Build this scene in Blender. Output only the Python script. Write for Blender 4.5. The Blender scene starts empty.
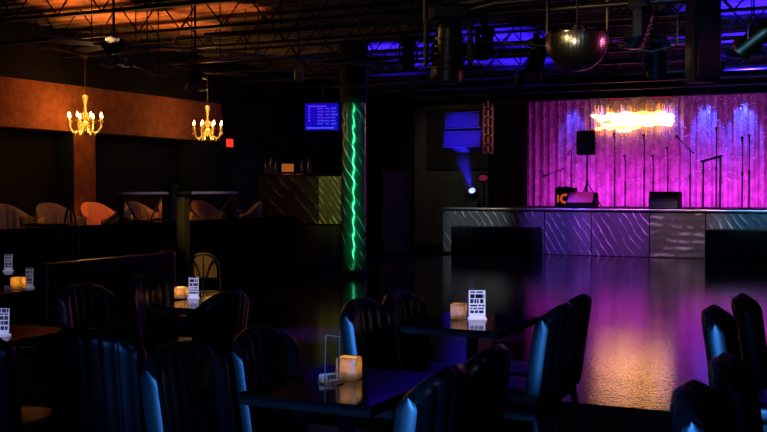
import bpy, bmesh, math, random
from mathutils import Vector, Matrix
random.seed(7)
sc = bpy.context.scene
C = sc.collection
PI = math.pi

# ------------------------------------------------------------------ camera
FPX = 1050.0
YAW = math.radians(25.3)
PITCH = math.atan(28 / FPX)
CAMZ = 1.5
cd = bpy.data.cameras.new('camera')
cam = bpy.data.objects.new('camera', cd); C.objects.link(cam)
cam.location = (0, 0, CAMZ)
cam.rotation_euler = (PI / 2 - PITCH, 0, YAW)
cd.sensor_width = 36.0
cd.lens = FPX / 767 * 36.0
cd.clip_end = 200
sc.camera = cam
ca, sa = math.cos(YAW), math.sin(YAW)

def ray(px, py):
    u = (px - 383.5) / FPX
    v = (188 - py) / FPX            # relative to the horizon row (small tilt)
    return (u * ca - sa, u * sa + ca, v)
def atd(px, py, d):
    r = ray(px, py); return Vector((r[0] * d, r[1] * d, CAMZ + r[2] * d))
def aty(px, py, Y):
    r = ray(px, py); return atd(px, py, Y / r[1])
def atx(px, py, X):
    r = ray(px, py); return atd(px, py, X / r[0])
def atz(px, py, z):
    r = ray(px, py); return atd(px, py, (z - CAMZ) / r[2])

# ------------------------------------------------------------------ materials
def mat(name, col, rough=0.5, metal=0.0, spec=0.5, noise=None, bump=None, emit=None, estr=0, coat=0, trans=0, aniso=None, ior=1.5):
    m = bpy.data.materials.new(name); m.use_nodes = True
    nt = m.node_tree; b = nt.nodes['Principled BSDF']
    b.inputs['Base Color'].default_value = (*col, 1)
    b.inputs['Roughness'].default_value = rough
    b.inputs['Metallic'].default_value = metal
    b.inputs['Specular IOR Level'].default_value = spec
    b.inputs['IOR'].default_value = ior
    b.inputs['Coat Weight'].default_value = coat
    b.inputs['Transmission Weight'].default_value = trans
    if emit:
        b.inputs['Emission Color'].default_value = (*emit, 1)
        b.inputs['Emission Strength'].default_value = estr
    tc = nt.nodes.new('ShaderNodeTexCoord')
    if noise:                                   # (scale, second colour, low, high)
        n = nt.nodes.new('ShaderNodeTexNoise'); n.inputs['Scale'].default_value = noise[0]
        n.inputs['Detail'].default_value = 5
        nt.links.new(tc.outputs['Object'], n.inputs['Vector'])
        r = nt.nodes.new('ShaderNodeValToRGB')
        r.color_ramp.elements[0].position = noise[2]; r.color_ramp.elements[1].position = noise[3]
        r.color_ramp.elements[0].color = (*col, 1); r.color_ramp.elements[1].color = (*noise[1], 1)
        nt.links.new(n.outputs['Fac'], r.inputs['Fac'])
        nt.links.new(r.outputs['Color'], b.inputs['Base Color'])
    if bump:                                    # (scale, strength, distance)
        n = nt.nodes.new('ShaderNodeTexNoise'); n.inputs['Scale'].default_value = bump[0]
        n.inputs['Detail'].default_value = 4
        nt.links.new(tc.outputs['Object'], n.inputs['Vector'])
        bp = nt.nodes.new('ShaderNodeBump'); bp.inputs['Strength'].default_value = bump[1]
        bp.inputs['Distance'].default_value = bump[2]
        nt.links.new(n.outputs['Fac'], bp.inputs['Height'])
        nt.links.new(bp.outputs['Normal'], b.inputs['Normal'])
    return m

def foil(name, dark, light, angle, scale, width=0.12, rough=0.3, wob=1.5, around=False, aniso=0.0):
    """brushed reflective foil with slanting brush strokes"""
    m = bpy.data.materials.new(name); m.use_nodes = True
    nt = m.node_tree; b = nt.nodes['Principled BSDF']
    tc = nt.nodes.new('ShaderNodeTexCoord')
    mp = nt.nodes.new('ShaderNodeMapping')
    mp.inputs['Rotation'].default_value = angle
    nt.links.new(tc.outputs['UV' if around else 'Object'], mp.inputs['Vector'])
    w = nt.nodes.new('ShaderNodeTexWave'); w.wave_type = 'BANDS'; w.bands_direction = 'X'
    w.inputs['Scale'].default_value = scale; w.inputs['Distortion'].default_value = wob
    w.inputs['Detail'].default_value = 2; w.inputs['Detail Scale'].default_value = 1.2
    nt.links.new(mp.outputs['Vector'], w.inputs['Vector'])
    n = nt.nodes.new('ShaderNodeTexNoise'); n.inputs['Scale'].default_value = 3.0; n.inputs['Detail'].default_value = 3
    nt.links.new(tc.outputs['Object'], n.inputs['Vector'])
    mul = nt.nodes.new('ShaderNodeMath'); mul.operation = 'MULTIPLY'
    r0 = nt.nodes.new('ShaderNodeValToRGB'); r0.color_ramp.elements[0].position = .44; r0.color_ramp.elements[1].position = .66
    nt.links.new(n.outputs['Fac'], r0.inputs['Fac'])
    r = nt.nodes.new('ShaderNodeValToRGB')
    r.color_ramp.elements[0].position = 1 - width * 2; r.color_ramp.elements[1].position = 1.0
    nt.links.new(w.outputs['Fac'], r.inputs['Fac'])
    nt.links.new(r.outputs['Color'], mul.inputs[0]); nt.links.new(r0.outputs['Color'], mul.inputs[1])
    mx = nt.nodes.new('ShaderNodeMixRGB')
    mx.inputs[1].default_value = (*dark, 1); mx.inputs[2].default_value = (*light, 1)  # glints of the strokes put into the colour as a lighter tone
    nt.links.new(mul.outputs[0], mx.inputs[0])
    nt.links.new(mx.outputs[0], b.inputs['Base Color'])
    b.inputs['Metallic'].default_value = 0.35
    b.inputs['Roughness'].default_value = rough
    b.inputs['Anisotropic'].default_value = aniso
    if aniso:
        tg = nt.nodes.new('ShaderNodeTangent'); tg.direction_type = 'RADIAL'; tg.axis = 'Z'
        nt.links.new(tg.outputs[0], b.inputs['Tangent'])
    bp = nt.nodes.new('ShaderNodeBump'); bp.inputs['Strength'].default_value = 0.35; bp.inputs['Distance'].default_value = 0.01
    nt.links.new(w.outputs['Fac'], bp.inputs['Height']); nt.links.new(bp.outputs['Normal'], b.inputs['Normal'])
    return m

M = {}
M['carpet'] = mat('black_carpet', (.010, .009, .010), .95, spec=.05, noise=(60, (.018, .013, .016), .4, .6), bump=(300, .3, .005))
M['deckpaint'] = mat('ceiling_paint', (.10, .085, .07), .7, noise=(2.2, (.34, .27, .20), .35, .7), bump=(9, .8, .05))
M['joist'] = mat('black_steel', (.012, .012, .013), .45, spec=.4)
M['black'] = mat('matte_black', (.010, .010, .011), .7, spec=.25, noise=(8, (.016, .015, .016), .4, .6))
M['blackwall'] = mat('black_wall_paint', (.006, .005, .0045), .8, spec=.15, noise=(3, (.011, .0095, .008), .4, .6))
M['greywall'] = mat('dark_grey_wall_paint', (.06, .055, .05), .8, spec=.15, noise=(3, (.08, .07, .06), .4, .6))
M['green_reveal'] = mat('dark_green_paint', (.014, .022, .012), .8, spec=.15)
M['stucco'] = mat('terracotta_stucco', (.30, .095, .035), .85, spec=.15, noise=(7, (.44, .15, .055), .35, .68), bump=(22, .9, .03))
M['vinyl'] = mat('black_vinyl', (.007, .008, .011), .33, spec=.8, bump=(120, .12, .002))
M['woodleg'] = mat('black_wood', (.010, .008, .008), .4, spec=.4)
M['tabletop'] = mat('black_gloss_laminate', (.004, .004, .004), .10, spec=.38)
M['tableedge'] = mat('bevelled_black_edge', (.006, .005, .005), .7, spec=.08)
M['gold'] = mat('polished_brass', (1, .80, .32), .35, metal=.25)
M['darkbrass'] = mat('aged_brass', (.35, .22, .09), .4, metal=1.0)
M['bulb'] = mat('candle_bulb_glow', (.9, .8, .6), .4, emit=(1, .55, .16), estr=28)
M['wax'] = mat('frosted_amber_glass', (.75, .42, .14), .35, emit=(1.0, .42, .10), estr=.21, noise=(30, (.85, .6, .28), .35, .65))
def amber():
    m = bpy.data.materials.new('frosted_amber_glass_cup'); m.use_nodes = True; nt = m.node_tree
    b = nt.nodes['Principled BSDF']; out = nt.nodes['Material Output']
    b.inputs['Roughness'].default_value = .3; b.inputs['Emission Color'].default_value = (1, .45, .12, 1); b.inputs['Emission Strength'].default_value = .03  # faint emission added to the glass for the candle light in it
    tc = nt.nodes.new('ShaderNodeTexCoord'); n = nt.nodes.new('ShaderNodeTexNoise'); n.inputs['Scale'].default_value = 60
    nt.links.new(tc.outputs['Object'], n.inputs['Vector'])
    r = nt.nodes.new('ShaderNodeValToRGB'); r.color_ramp.elements[0].position = .35; r.color_ramp.elements[1].position = .65
    r.color_ramp.elements[0].color = (.82, .56, .22, 1); r.color_ramp.elements[1].color = (.95, .78, .45, 1)
    nt.links.new(n.outputs['Fac'], r.inputs['Fac']); nt.links.new(r.outputs[0], b.inputs['Base Color'])
    t = nt.nodes.new('ShaderNodeBsdfTranslucent'); nt.links.new(r.outputs[0], t.inputs['Color'])
    mx = nt.nodes.new('ShaderNodeMixShader'); mx.inputs[0].default_value = .75
    nt.links.new(b.outputs[0], mx.inputs[1]); nt.links.new(t.outputs[0], mx.inputs[2]); nt.links.new(mx.outputs[0], out.inputs['Surface'])
    return m
M['wax'] = amber()
M['flame'] = mat('flame_glow', (1, .7, .3), .5, emit=(1, .55, .18), estr=6)
M['acrylic'] = mat('clear_acrylic', (.95, .95, 1.0), .05, trans=1.0, ior=1.45)
M['paper'] = mat('white_card', (.75, .74, .72), .6)
M['ink'] = mat('dark_print', (.03, .03, .05), .6)
M['redink'] = mat('red_print', (.5, .08, .04), .6)
M['curtain'] = mat('silvery_string_curtain', (.26, .24, .26), .6, spec=.3, noise=(5, (.42, .38, .42), .4, .62))
M['sequin'] = mat('silver_sequins', (.95, .93, .95), .35, spec=.8)
M['speaker'] = mat('black_speaker_paint', (.006, .006, .007), .6, spec=.12)
M['grille'] = mat('dark_metal_grille', (.05, .05, .06), .5, spec=.4)
M['arraycab'] = mat('grey_speaker_grille', (.42, .42, .46), .5, noise=(40, (.3, .3, .34), .4, .6))
M['alloy'] = mat('bare_aluminium', (.6, .6, .62), .3, metal=1.0)
M['orangeplate'] = mat('plate_orange_light_tint', (.50, .22, .10), .5)  # orange light on the plate put into its colour
M['chrome'] = mat('chrome', (.7, .7, .72), .15, metal=1.0)
M['cream'] = mat('cream_leather', (.13, .075, .03), .55, noise=(6, (.20, .115, .045), .35, .65))
M['rosyleather'] = mat('russet_velvet', (.62, .22, .10), .55)
M['pipe'] = mat('dull_steel_pipe', (.16, .15, .13), .35, metal=.8)
M['wire'] = mat('olive_cable', (.5, .46, .2), .45)
M['logo'] = mat('orange_logo_glow', (.9, .18, .03), .5, emit=(1, .12, .02), estr=.55)  # mark given an emission of its own
M['velvet'] = mat('black_velvet', (.002, .002, .002), .95, spec=.02)
M['edgeglint'] = mat('edge_glint_tone', (.22, .19, .24), .4)  # pale tone painted for light caught by the acrylic edges
M['railtop'] = mat('pale_rail_cap', (.55, .52, .5), .4)
M['conduit'] = mat('conduit_orange_glint', (.55, .24, .12), .5)  # orange-brown glint of the pipe put into its colour
M['beige'] = mat('pale_fabric', (.45, .38, .34), .7)

def wood_floor():
    m = bpy.data.materials.new('polished_dance_floor'); m.use_nodes = True
    nt = m.node_tree; b = nt.nodes['Principled BSDF']
    tc = nt.nodes.new('ShaderNodeTexCoord')
    mp = nt.nodes.new('ShaderNodeMapping')
    nt.links.new(tc.outputs['Object'], mp.inputs['Vector'])
    br = nt.nodes.new('ShaderNodeTexBrick'); br.inputs['Scale'].default_value = 1.0
    br.inputs['Brick Width'].default_value = .9; br.inputs['Row Height'].default_value = .09
    br.inputs['Mortar Size'].default_value = .002
    br.inputs['Color1'].default_value = (.030, .017, .012, 1); br.inputs['Color2'].default_value = (.050, .028, .018, 1)
    br.inputs['Mortar'].default_value = (.008, .006, .006, 1)
    nt.links.new(mp.outputs['Vector'], br.inputs['Vector'])
    nt.links.new(br.outputs['Color'], b.inputs['Base Color'])
    n = nt.nodes.new('ShaderNodeTexNoise'); n.inputs['Scale'].default_value = 1.4; n.inputs['Detail'].default_value = 5
    nt.links.new(tc.outputs['Object'], n.inputs['Vector'])
    mr = nt.nodes.new('ShaderNodeMapRange'); mr.inputs['To Min'].default_value = .05; mr.inputs['To Max'].default_value = .11
    mr.inputs['From Min'].default_value = .35; mr.inputs['From Max'].default_value = .65
    nt.links.new(n.outputs['Fac'], mr.inputs['Value']); nt.links.new(mr.outputs[0], b.inputs['Roughness'])
    n2 = nt.nodes.new('ShaderNodeTexNoise'); n2.inputs['Scale'].default_value = 24; n2.inputs['Detail'].default_value = 4
    nt.links.new(tc.outputs['Object'], n2.inputs['Vector'])
    bp = nt.nodes.new('ShaderNodeBump'); bp.inputs['Strength'].default_value = .30; bp.inputs['Distance'].default_value = .006
    nt.links.new(n2.outputs['Fac'], bp.inputs['Height']); nt.links.new(bp.outputs['Normal'], b.inputs['Normal'])
    b.inputs['Specular IOR Level'].default_value = .55
    return m
M['dance'] = wood_floor()
M['foil_stage'] = foil('brushed_foil_panel', (.12, .12, .14), (1, 1, 1.0), (0, math.radians(33), 0), 2.0, width=.035, wob=3.2)
M['foil_flat'] = foil('brushed_foil_panel_level', (.12, .11, .12), (.7, .66, .7), (0, math.radians(88), 0), 2.0, width=.28, wob=3)
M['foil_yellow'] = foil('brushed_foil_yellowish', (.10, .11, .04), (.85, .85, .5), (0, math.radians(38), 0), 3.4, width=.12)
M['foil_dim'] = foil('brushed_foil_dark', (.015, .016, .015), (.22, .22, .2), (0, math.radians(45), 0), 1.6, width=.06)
M['foil_column'] = foil('brushed_foil_column', (.035, .05, .04), (.8, .9, .8), (0, 0, math.radians(-34)), 2.2, width=.05, rough=.24, around=True)

# ------------------------------------------------------------------ mesh helpers
def BM(): return bmesh.new()
def box(bm, c, s, rot=None, bev=0.0, seg=2):
    t = bmesh.new(); bmesh.ops.create_cube(t, size=1)
    for v in t.verts: v.co = Vector((v.co.x * s[0], v.co.y * s[1], v.co.z * s[2]))
    if bev:
        bmesh.ops.bevel(t, geom=t.edges[:], offset=bev, segments=seg, profile=.6, affect='EDGES')
    mt = Matrix.Translation(Vector(c))
    if rot is not None: mt = mt @ rot
    t.transform(mt); me = bpy.data.meshes.new('t'); t.to_mesh(me); t.free(); bm.from_mesh(me); bpy.data.meshes.remove(me)
def cyl(bm, p0, p1, r0, r1=None, n=14):
    p0, p1 = Vector(p0), Vector(p1); r1 = r0 if r1 is None else r1
    d = p1 - p0; L = d.length
    if L < 1e-6: return
    q = d.to_track_quat('Z', 'Y').to_matrix().to_4x4()
    bmesh.ops.create_cone(bm, cap_ends=True, segments=n, radius1=r0, radius2=r1, depth=L, matrix=Matrix.Translation((p0 + p1) / 2) @ q)
def sph(bm, c, r, n=14, sc_=(1, 1, 1)):
    bmesh.ops.create_uvsphere(bm, u_segments=n, v_segments=max(6, n // 2), radius=r, matrix=Matrix.Translation(Vector(c)) @ Matrix.Diagonal((*sc_, 1)))
def tube(bm, pts, r, n=8, closed=False):
    pts = [Vector(p) for p in pts]; rings = []; N = len(pts)
    up = Vector((0, 0, 1))
    for i, p in enumerate(pts):
        a = pts[(i - 1) % N] if (i > 0 or closed) else p
        b = pts[(i + 1) % N] if (i < N - 1 or closed) else p
        t = (b - a).normalized()
        x = t.cross(up)
        if x.length < .05: x = t.cross(Vector((0, 1, 0)))
        x.normalize(); y = t.cross(x)
        rr = r[i] if isinstance(r, (list, tuple)) else r
        rings.append([bm.verts.new(p + (x * math.cos(k * 2 * PI / n) + y * math.sin(k * 2 * PI / n)) * rr) for k in range(n)])
    m = N if closed else N - 1
    for i in range(m):
        A, B = rings[i], rings[(i + 1) % N]
        for k in range(n): bm.faces.new((A[k], A[(k + 1) % n], B[(k + 1) % n], B[k]))
    if not closed: bm.faces.new(rings[0]); bm.faces.new(rings[-1][::-1])
def lathe(bm, prof, n=24, c=(0, 0, 0)):
    rings = []
    for (r, z) in prof:
        rings.append([bm.verts.new((c[0] + r * math.cos(k * 2 * PI / n), c[1] + r * math.sin(k * 2 * PI / n), c[2] + z)) for k in range(n)])
    for A, B in zip(rings, rings[1:]):
        for k in range(n): bm.faces.new((A[k], A[(k + 1) % n], B[(k + 1) % n], B[k]))
    if prof[0][0] > 1e-4: bm.faces.new(rings[0][::-1])
    if prof[-1][0] > 1e-4: bm.faces.new(rings[-1])
def extrude_poly(bm, pts, axis_pts):
    """pts: list of 3-D points of an outline, axis_pts: thickness vector"""
    a = [bm.verts.new(p) for p in pts]; b = [bm.verts.new(Vector(p) + Vector(axis_pts)) for p in pts]
    bm.faces.new(a); bm.faces.new(b[::-1]); n = len(pts)
    for i in range(n): bm.faces.new((a[i], b[i], b[(i + 1) % n], a[(i + 1) % n]))

def obj(name, bm, material, parent=None, smooth=False):
    bmesh.ops.recalc_face_normals(bm, faces=bm.faces[:])
    me = bpy.data.meshes.new(name); bm.to_mesh(me); bm.free()
    me.materials.append(material)
    if smooth:
        me.polygons.foreach_set('use_smooth', [True] * len(me.polygons))
        try: me.set_sharp_from_angle(angle=math.radians(42))
        except Exception: pass
    o = bpy.data.objects.new(name, me); C.objects.link(o)
    if parent: o.parent = parent
    return o
def tag(o, label, cat, group=None, kind=None):
    o['label'] = label; o['category'] = cat
    if group: o['group'] = group
    if kind: o['kind'] = kind
    return o
def thing(name, label, cat, loc=(0, 0, 0), rz=0, group=None):
    o = bpy.data.objects.new(name, None); C.objects.link(o); o.empty_display_size = .1
    o.location = loc; o.rotation_euler = (0, 0, rz)
    return tag(o, label, cat, group)
def struct(name, bm, m, smooth=False, label=None):
    o = obj(name, bm, m, None, smooth); o['kind'] = 'structure'
    if label: o['label'] = label
    return o
def dup(root, loc, rz=0, label=None, group=None, scale=None):
    r = root.copy(); C.objects.link(r); r.location = loc; r.rotation_euler = (0, 0, rz)
    if scale: r.scale = (scale,) * 3
    if label: r['label'] = label
    if group: r['group'] = group
    for ch in list(root.children):
        c = ch.copy(); C.objects.link(c); c.parent = r
        for g in ch.children:
            d = g.copy(); C.objects.link(d); d.parent = c
    return r

def light(kind, name, loc, col, energy, target=None, size=.1, angle=None, blend=.5, sizey=None):
    l = bpy.data.lights.new(name, kind); l.color = col; l.energy = energy
    if kind == 'AREA':
        l.size = size
        if sizey: l.shape = 'RECTANGLE'; l.size_y = sizey
    else: l.shadow_soft_size = size
    if kind == 'SPOT': l.spot_size = math.radians(angle); l.spot_blend = blend
    o = bpy.data.objects.new(name, l); C.objects.link(o); o.location = loc
    if target is not None:
        o.rotation_euler = (Vector(target) - Vector(loc)).to_track_quat('-Z', 'Y').to_euler()
    return o

# ------------------------------------------------------------------ setting
XW, XR = -11.45, 5.0
YB, YS = 26.2, 22.85
ZD = 3.95
bm = BM(); box(bm, ((XW - .6 + XR) / 2, 11.5, -.05), (XR - XW + 1.2, 31, .1)); struct('floor', bm, M['carpet'])
bm = BM(); box(bm, ((-8.6 + XR) / 2, (7.13 + YS) / 2 + .0, .004), (XR + 8.6, YS - 7.13, .012)); struct('trim_1', bm, M['dance'], label='polished wooden dance floor in front of the stage')
# corrugated metal deck
bm = BM(); y = -3.0; prev = None; x0, x1 = XW - .6, XR
prof = []
while y < 27:
    prof += [(y, ZD), (y + .10, ZD), (y + .14, ZD + .05), (y + .24, ZD + .05)]; y += .28
for (yy, zz) in prof:
    cur = (bm.verts.new((x0, yy, zz)), bm.verts.new((x1, yy, zz)))
    if prev: bm.faces.new((prev[0], prev[1], cur[1], cur[0]))
    prev = cur
box(bm, ((x0 + x1) / 2, 12, ZD + .12), (x1 - x0, 30, .06))
struct('ceiling', bm, M['deckpaint'])
# open web joists
k = 0
for jy in [9.6, 11.1, 12.6, 14.1, 15.6, 17.1, 18.6, 20.1, 21.6]:
    bm = BM(); z0, z1 = 3.53, 3.92
    L0, L1 = XW + .02, XR - .02
    box(bm, ((L0 + L1) / 2, jy, z0), (L1 - L0, .07, .035)); box(bm, ((L0 + L1) / 2, jy, z1), (L1 - L0, .07, .035))
    x = L0; up = False
    while x < L1 - .35:
        cyl(bm, (x, jy, z1 if up else z0), (x + .33, jy, z0 if up else z1), .011, n=6); x += .33; up = not up
    struct('trim_%d' % (k + 2), bm, M['joist'], label='black open web steel roof joist'); k += 1
# left wall: beam, pillars, niches
bm = BM()
box(bm, (XW - .15, 7.0, 2.75), (.3, 20.0, .72))                           # beam (2.39..3.11)
struct('trim_20', bm, M['stucco'], label='terracotta textured beam above the dark openings')
for i, (y0, y1) in enumerate([(8.9, 9.4), (12.85, 13.35), (16.0, 16.98)]):
    bm = BM(); box(bm, (XW - .15, (y0 + y1) / 2, 1.2), (.3, y1 - y0, 2.38))
    struct('trim_%d' % (21 + i), bm, M['stucco'] if i < 2 else M['green_reveal'], label='square pillar between dark wall openings')
    if i < 2:
        bm = BM(); box(bm, (XW - .17, y0 - .012, 1.2), (.34, .02, 2.38)); struct('trim_%d' % (25 + i), bm, M['green_reveal'], label='dark green reveal of the pillar')
bm = BM()
box(bm, (XW - .42, 7.0, 1.3), (.1, 20, 2.7)); box(bm, (XW - .15, 7.0, 3.60), (.3, 20.0, .96)); box(bm, (XW - .15, 21.6, 2.0), (.3, 9.3, 4.1))
struct('wall_left', bm, M['blackwall'])
bm = BM(); box(bm, ((XW + XR) / 2, YB + .1, 2.0), (XR - XW + .6, .2, 4.1)); struct('wall_back', bm, M['greywall'])
bm = BM(); box(bm, (XR + .1, 11.5, 2.0), (.2, 30, 4.1)); struct('wall_right', bm, M['blackwall'])
# platform on the left
bm = BM(); box(bm, ((XW - 8.7) / 2, 12.0, .15), (-8.7 - XW, 9.6, .3)); struct('trim_30', bm, M['carpet'], label='raised black carpeted platform along the left wall')
bm = BM(); box(bm, (-8.62, 11.1, .53), (.10, 7.4, 1.04), bev=.01); struct('trim_29', bm, M['velvet'], label='added low black partition keeping the platform edge dark')  # partition added so the area below the seats stays dark
# stage
SX0 = aty(443, 208, YS).x
STZ = 1.04
bm = BM(); box(bm, ((SX0 + XR) / 2, (YS + YB) / 2 + .03, STZ / 2), (XR - SX0, YB - YS - .06, STZ)); struct('trim_31', bm, M['black'], label='black stage platform')
bm = BM(); box(bm, ((SX0 + XR) / 2, YS - .02, STZ - .02), (XR - SX0, .12, .045), bev=.01); struct('trim_32', bm, M['alloy'], label='thin metal nosing along the stage edge')
edges = [443, 545, 592, 650, 706, 860]
for i in range(5):
    xa, xb = aty(edges[i], 230, YS).x, min(aty(edges[i + 1], 230, YS).x, XR)
    bm = BM(); box(bm, ((xa + xb) / 2, YS - .02, (STZ - .06) / 2 + .01), (xb - xa - .02, .035, STZ - .08), bev=.004)
    struct('trim_%d' % (33 + i), bm, M['foil_flat'] if i == 3 else M['foil_stage'], label='shiny brushed foil panel on the stage front')
# header above stage front
bm = BM(); box(bm, ((SX0 + XR) / 2 - .3, YS + .1, 3.70), (XR - SX0 + .6, .25, .48)); struct('trim_40', bm, M['black'], label='black header above the stage front')
# wing wall beside the curtain
xc0 = aty(527, 150, 26).x
bm = BM(); box(bm, (xc0 - .06, 24.75, 2.4), (.1, 2.8, 2.7)); struct('trim_41', bm, M['velvet'], label='black wing flat at the left edge of the curtain')
# door under the exit sign
bm = BM(); box(bm, (XW + .03, 17.7, 1.05), (.06, .92, 2.1), bev=.01); o = struct('door_1', bm, M['black'])
bm = BM(); cyl(bm, (XW + .06, 17.4, 1.05), (XW + .12, 17.4, 1.05), .02); cyl(bm, (XW + .12, 17.33, 1.05), (XW + .12, 17.5, 1.05), .012); obj('door_handle', bm, M['alloy'], o)

# ------------------------------------------------------------------ column
p = atz(354, 277, 0)
t = thing('round_column', 'round column wrapped in shiny brushed foil glowing green at the dance floor edge', 'column', (p.x, p.y, 0))
bm = BM(); n = 40; zt = 2.93; R = .205
uvl = bm.loops.layers.uv.new('UVMap')
for k in range(n):
    a0, a1 = 2 * PI * k / n, 2 * PI * (k + 1) / n
    f = bm.faces.new([bm.verts.new((R * math.cos(a), R * math.sin(a), z)) for a, z in ((a0, .12), (a1, .12), (a1, zt), (a0, zt))])
    for lp, (aa, z) in zip(f.loops, ((k / n, .12), ((k + 1) / n, .12), ((k + 1) / n, zt), (k / n, zt))): lp[uvl].uv = (aa * 2 * PI * R, z)
bmesh.ops.remove_doubles(bm, verts=bm.verts[:], dist=1e-5)
obj('foil_wrap', bm, M['foil_column'], t, True)
bm = BM(); lathe(bm, [(.23, 0.011), (.23, .1), (.2, .13)], 32); obj('plinth', bm, M['black'], t)
bm = BM(); lathe(bm, [(.2, 2.92), (.24, 2.95), (.24, 3.94)], 32); obj('capital', bm, M['black'], t)

# ------------------------------------------------------------------ chairs
def back_bm(w=.44, z0=.40, z1=.91, th=.092, nch=6, lean=.07, curve=.045):
    bm = BM(); rows = 22; nr = 44
    rings = []
    for j in range(rows + 1):
        t_ = j / rows
        tt = 1.0
        if t_ > .88: tt = math.sqrt(max(.0, 1 - ((t_ - .88) / .12) ** 2)) * .96 + .04
        ring = []
        prof = []
        for i in range(nr + 1):
            sx = -1 + 2 * i / nr; prof.append((sx, 1.0, 0.0))
        for q in range(1, 7):
            an = PI * q / 7; prof.append((1.0, math.cos(an), .013 * math.sin(an) ** .5))
        for i in range(nr + 1):
            sx = 1 - 2 * i / nr; prof.append((sx, -1.0, 0.0))
        for q in range(1, 7):
            an = PI * q / 7; prof.append((-1.0, -math.cos(an), -.013 * math.sin(an) ** .5))
        for (s, f, bulge) in prof:
            ch = 1 - .20 * abs(math.cos(PI * nch * (s + 1) / 2)) ** 6
            if abs(s) > .985: ch = .9
            hy = th / 2 * tt * ch * f
            taper = 1 - .05 * (1 - t_)
            z = z0 + (z1 - z0) * t_ * (1 - .13 * abs(s) ** 3.2)
            yb = curve * s * s - .035 - lean * (z - z0) / (z1 - z0)
            ring.append(bm.verts.new((s * w / 2 * taper + bulge, yb + hy, z)))
        rings.append(ring)
    N = len(rings[0])
    for A, B in zip(rings, rings[1:]):
        for k in range(N): bm.faces.new((A[k], A[(k + 1) % N], B[(k + 1) % N], B[k]))
    for ring in (rings[0], rings[-1]):
        fr, sr, rr, sl = ring[:nr + 1], ring[nr + 1:nr + 7], ring[nr + 7:2 * nr + 8], ring[2 * nr + 8:]
        for i in range(nr): bm.faces.new((fr[i], fr[i + 1], rr[nr - i - 1], rr[nr - i]))
        bm.faces.new([fr[-1]] + sr + [rr[0]]); bm.faces.new([rr[-1]] + sl + [fr[0]])
    bmesh.ops.remove_doubles(bm, verts=bm.verts[:], dist=2e-4)
    return bm
def make_chair(label):
    t = thing('dining_chair', label, 'chair')
    obj('backrest', back_bm(), M['vinyl'], t, True)
    bm = BM(); box(bm, (0, .19, .425), (.45, .43, .10), bev=.035, seg=4); obj('seat', bm, M['vinyl'], t, True)
    bm = BM(); box(bm, (0, .185, .355), (.43, .41, .05), bev=.006); obj('seat_frame', bm, M['woodleg'], t)
    for sx in (-1, 1):
        for sy in (0, 1):
            bm = BM(); y0 = .0 if sy == 0 else .37
            yb = y0 - (.07 if sy == 0 else -.0)
            cyl(bm, (sx * .185, y0, .345), (sx * .19, yb, .0), .022, .014, 8); obj('leg', bm, M['woodleg'], t)
    return t
G1 = 'channel-backed chairs around the small tables'
PX = -PI / 2      # facing +X
MX = PI / 2       # facing -X
chairs = [
 # x, y, rz, label
 (-2.33, 3.27, PX, 'black channel-back chair in the foreground left of the nearest table, streaked with blue light'),
 (-2.29, 3.77, PX, 'black channel-back chair behind the bright blue foreground one, partly hidden by the nearest table'),
 (-2.42, 5.00, PX, 'black channel-back chair left of the middle table, directly behind the clear menu holder'),
 (-2.42, 5.50, PX, 'black channel-back chair half hidden behind the one left of the middle table'),
 (-1.56, 5.26, MX, 'black chair right of the middle table with a pale blue front edge and seat'),
 (-1.60, 5.76, MX, 'black chair standing against the glowing dance floor, behind the one right of the middle table'),
 (-1.38, 3.22, MX, 'black chair at the bottom centre turned away, right of the nearest table'),
 (-1.40, 3.72, MX, 'dark chair just behind the bottom centre chair, right of the nearest table'),
 (-.66, 5.46, PX, 'black chair at the right edge, lower and nearer of the two by the dance floor'),
 (-.60, 6.14, PX, 'black round-topped chair at the right edge rising against the dance floor'),
 (-.42, 3.25, PX, 'dark chair cut off by the bottom right of the picture, nearest on that side'),
 (-.40, 3.86, PX, 'dark chair between the bottom right corner chair and the two by the dance floor'),
 (-3.55, 3.35, 0.1, 'dark channel-back chair in the bottom left corner by the menu card table'),
 (-3.02, 3.55, 0.1, 'dark channel-back chair between the bottom left corner and the blue-lit foreground chair'),
 (-4.37, 5.05, PX, 'dark channel-back chair left of the small left table, with one blue streak'),
 (-4.40, 5.72, PX, 'dark channel-back chair beyond the blue-streaked one at the small left table'),
 (-3.49, 5.10, MX, 'dark chair turned away on the right side of the small left table'),
]
ch0 = None
for (x, y, rz, lab) in chairs:
    if ch0 is None:
        ch0 = make_chair(lab); ch0.location = (x, y, 0); ch0.rotation_euler = (0, 0, rz); ch0['group'] = G1
    else: dup(ch0, (x, y, 0), rz, lab, G1)

# ------------------------------------------------------------------ tables
def make_table(x0, x1, y0, y1, label, z=.75):
    cx, cy = (x0 + x1) / 2, (y0 + y1) / 2
    zf = .011 if False else 0
    t = thing('pedestal_table', label, 'table', (cx, cy, zf), 0, 'small black pedestal tables')
    w, h = x1 - x0, y1 - y0
    bm = BM(); box(bm, (0, 0, z - .008), (w, h, .016), bev=.004); obj('tabletop', bm, M['tabletop'], t)
    bm = BM(); box(bm, (0, 0, z - .029), (w - .01, h - .01, .026), bev=.004); obj('edge_band', bm, M['tableedge'], t)
    bm = BM(); cyl(bm, (0, 0, .03), (0, 0, z - .042), .032, n=16); obj('pedestal', bm, M['velvet'], t, True)
    bm = BM()
    for a in range(4):
        r = Matrix.Rotation(a * PI / 2, 4, 'Z')
        p0 = r @ Vector((0, 0, .035)); p1 = r @ Vector((.26, 0, .015)); cyl(bm, p0, p1, .028, .014, 8)
    obj('base', bm, M['joist'], t)
    bm = BM(); box(bm, (0, 0, z - .05), (.3, .3, .02)); obj('mounting_plate', bm, M['joist'], t)
    return t
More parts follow.
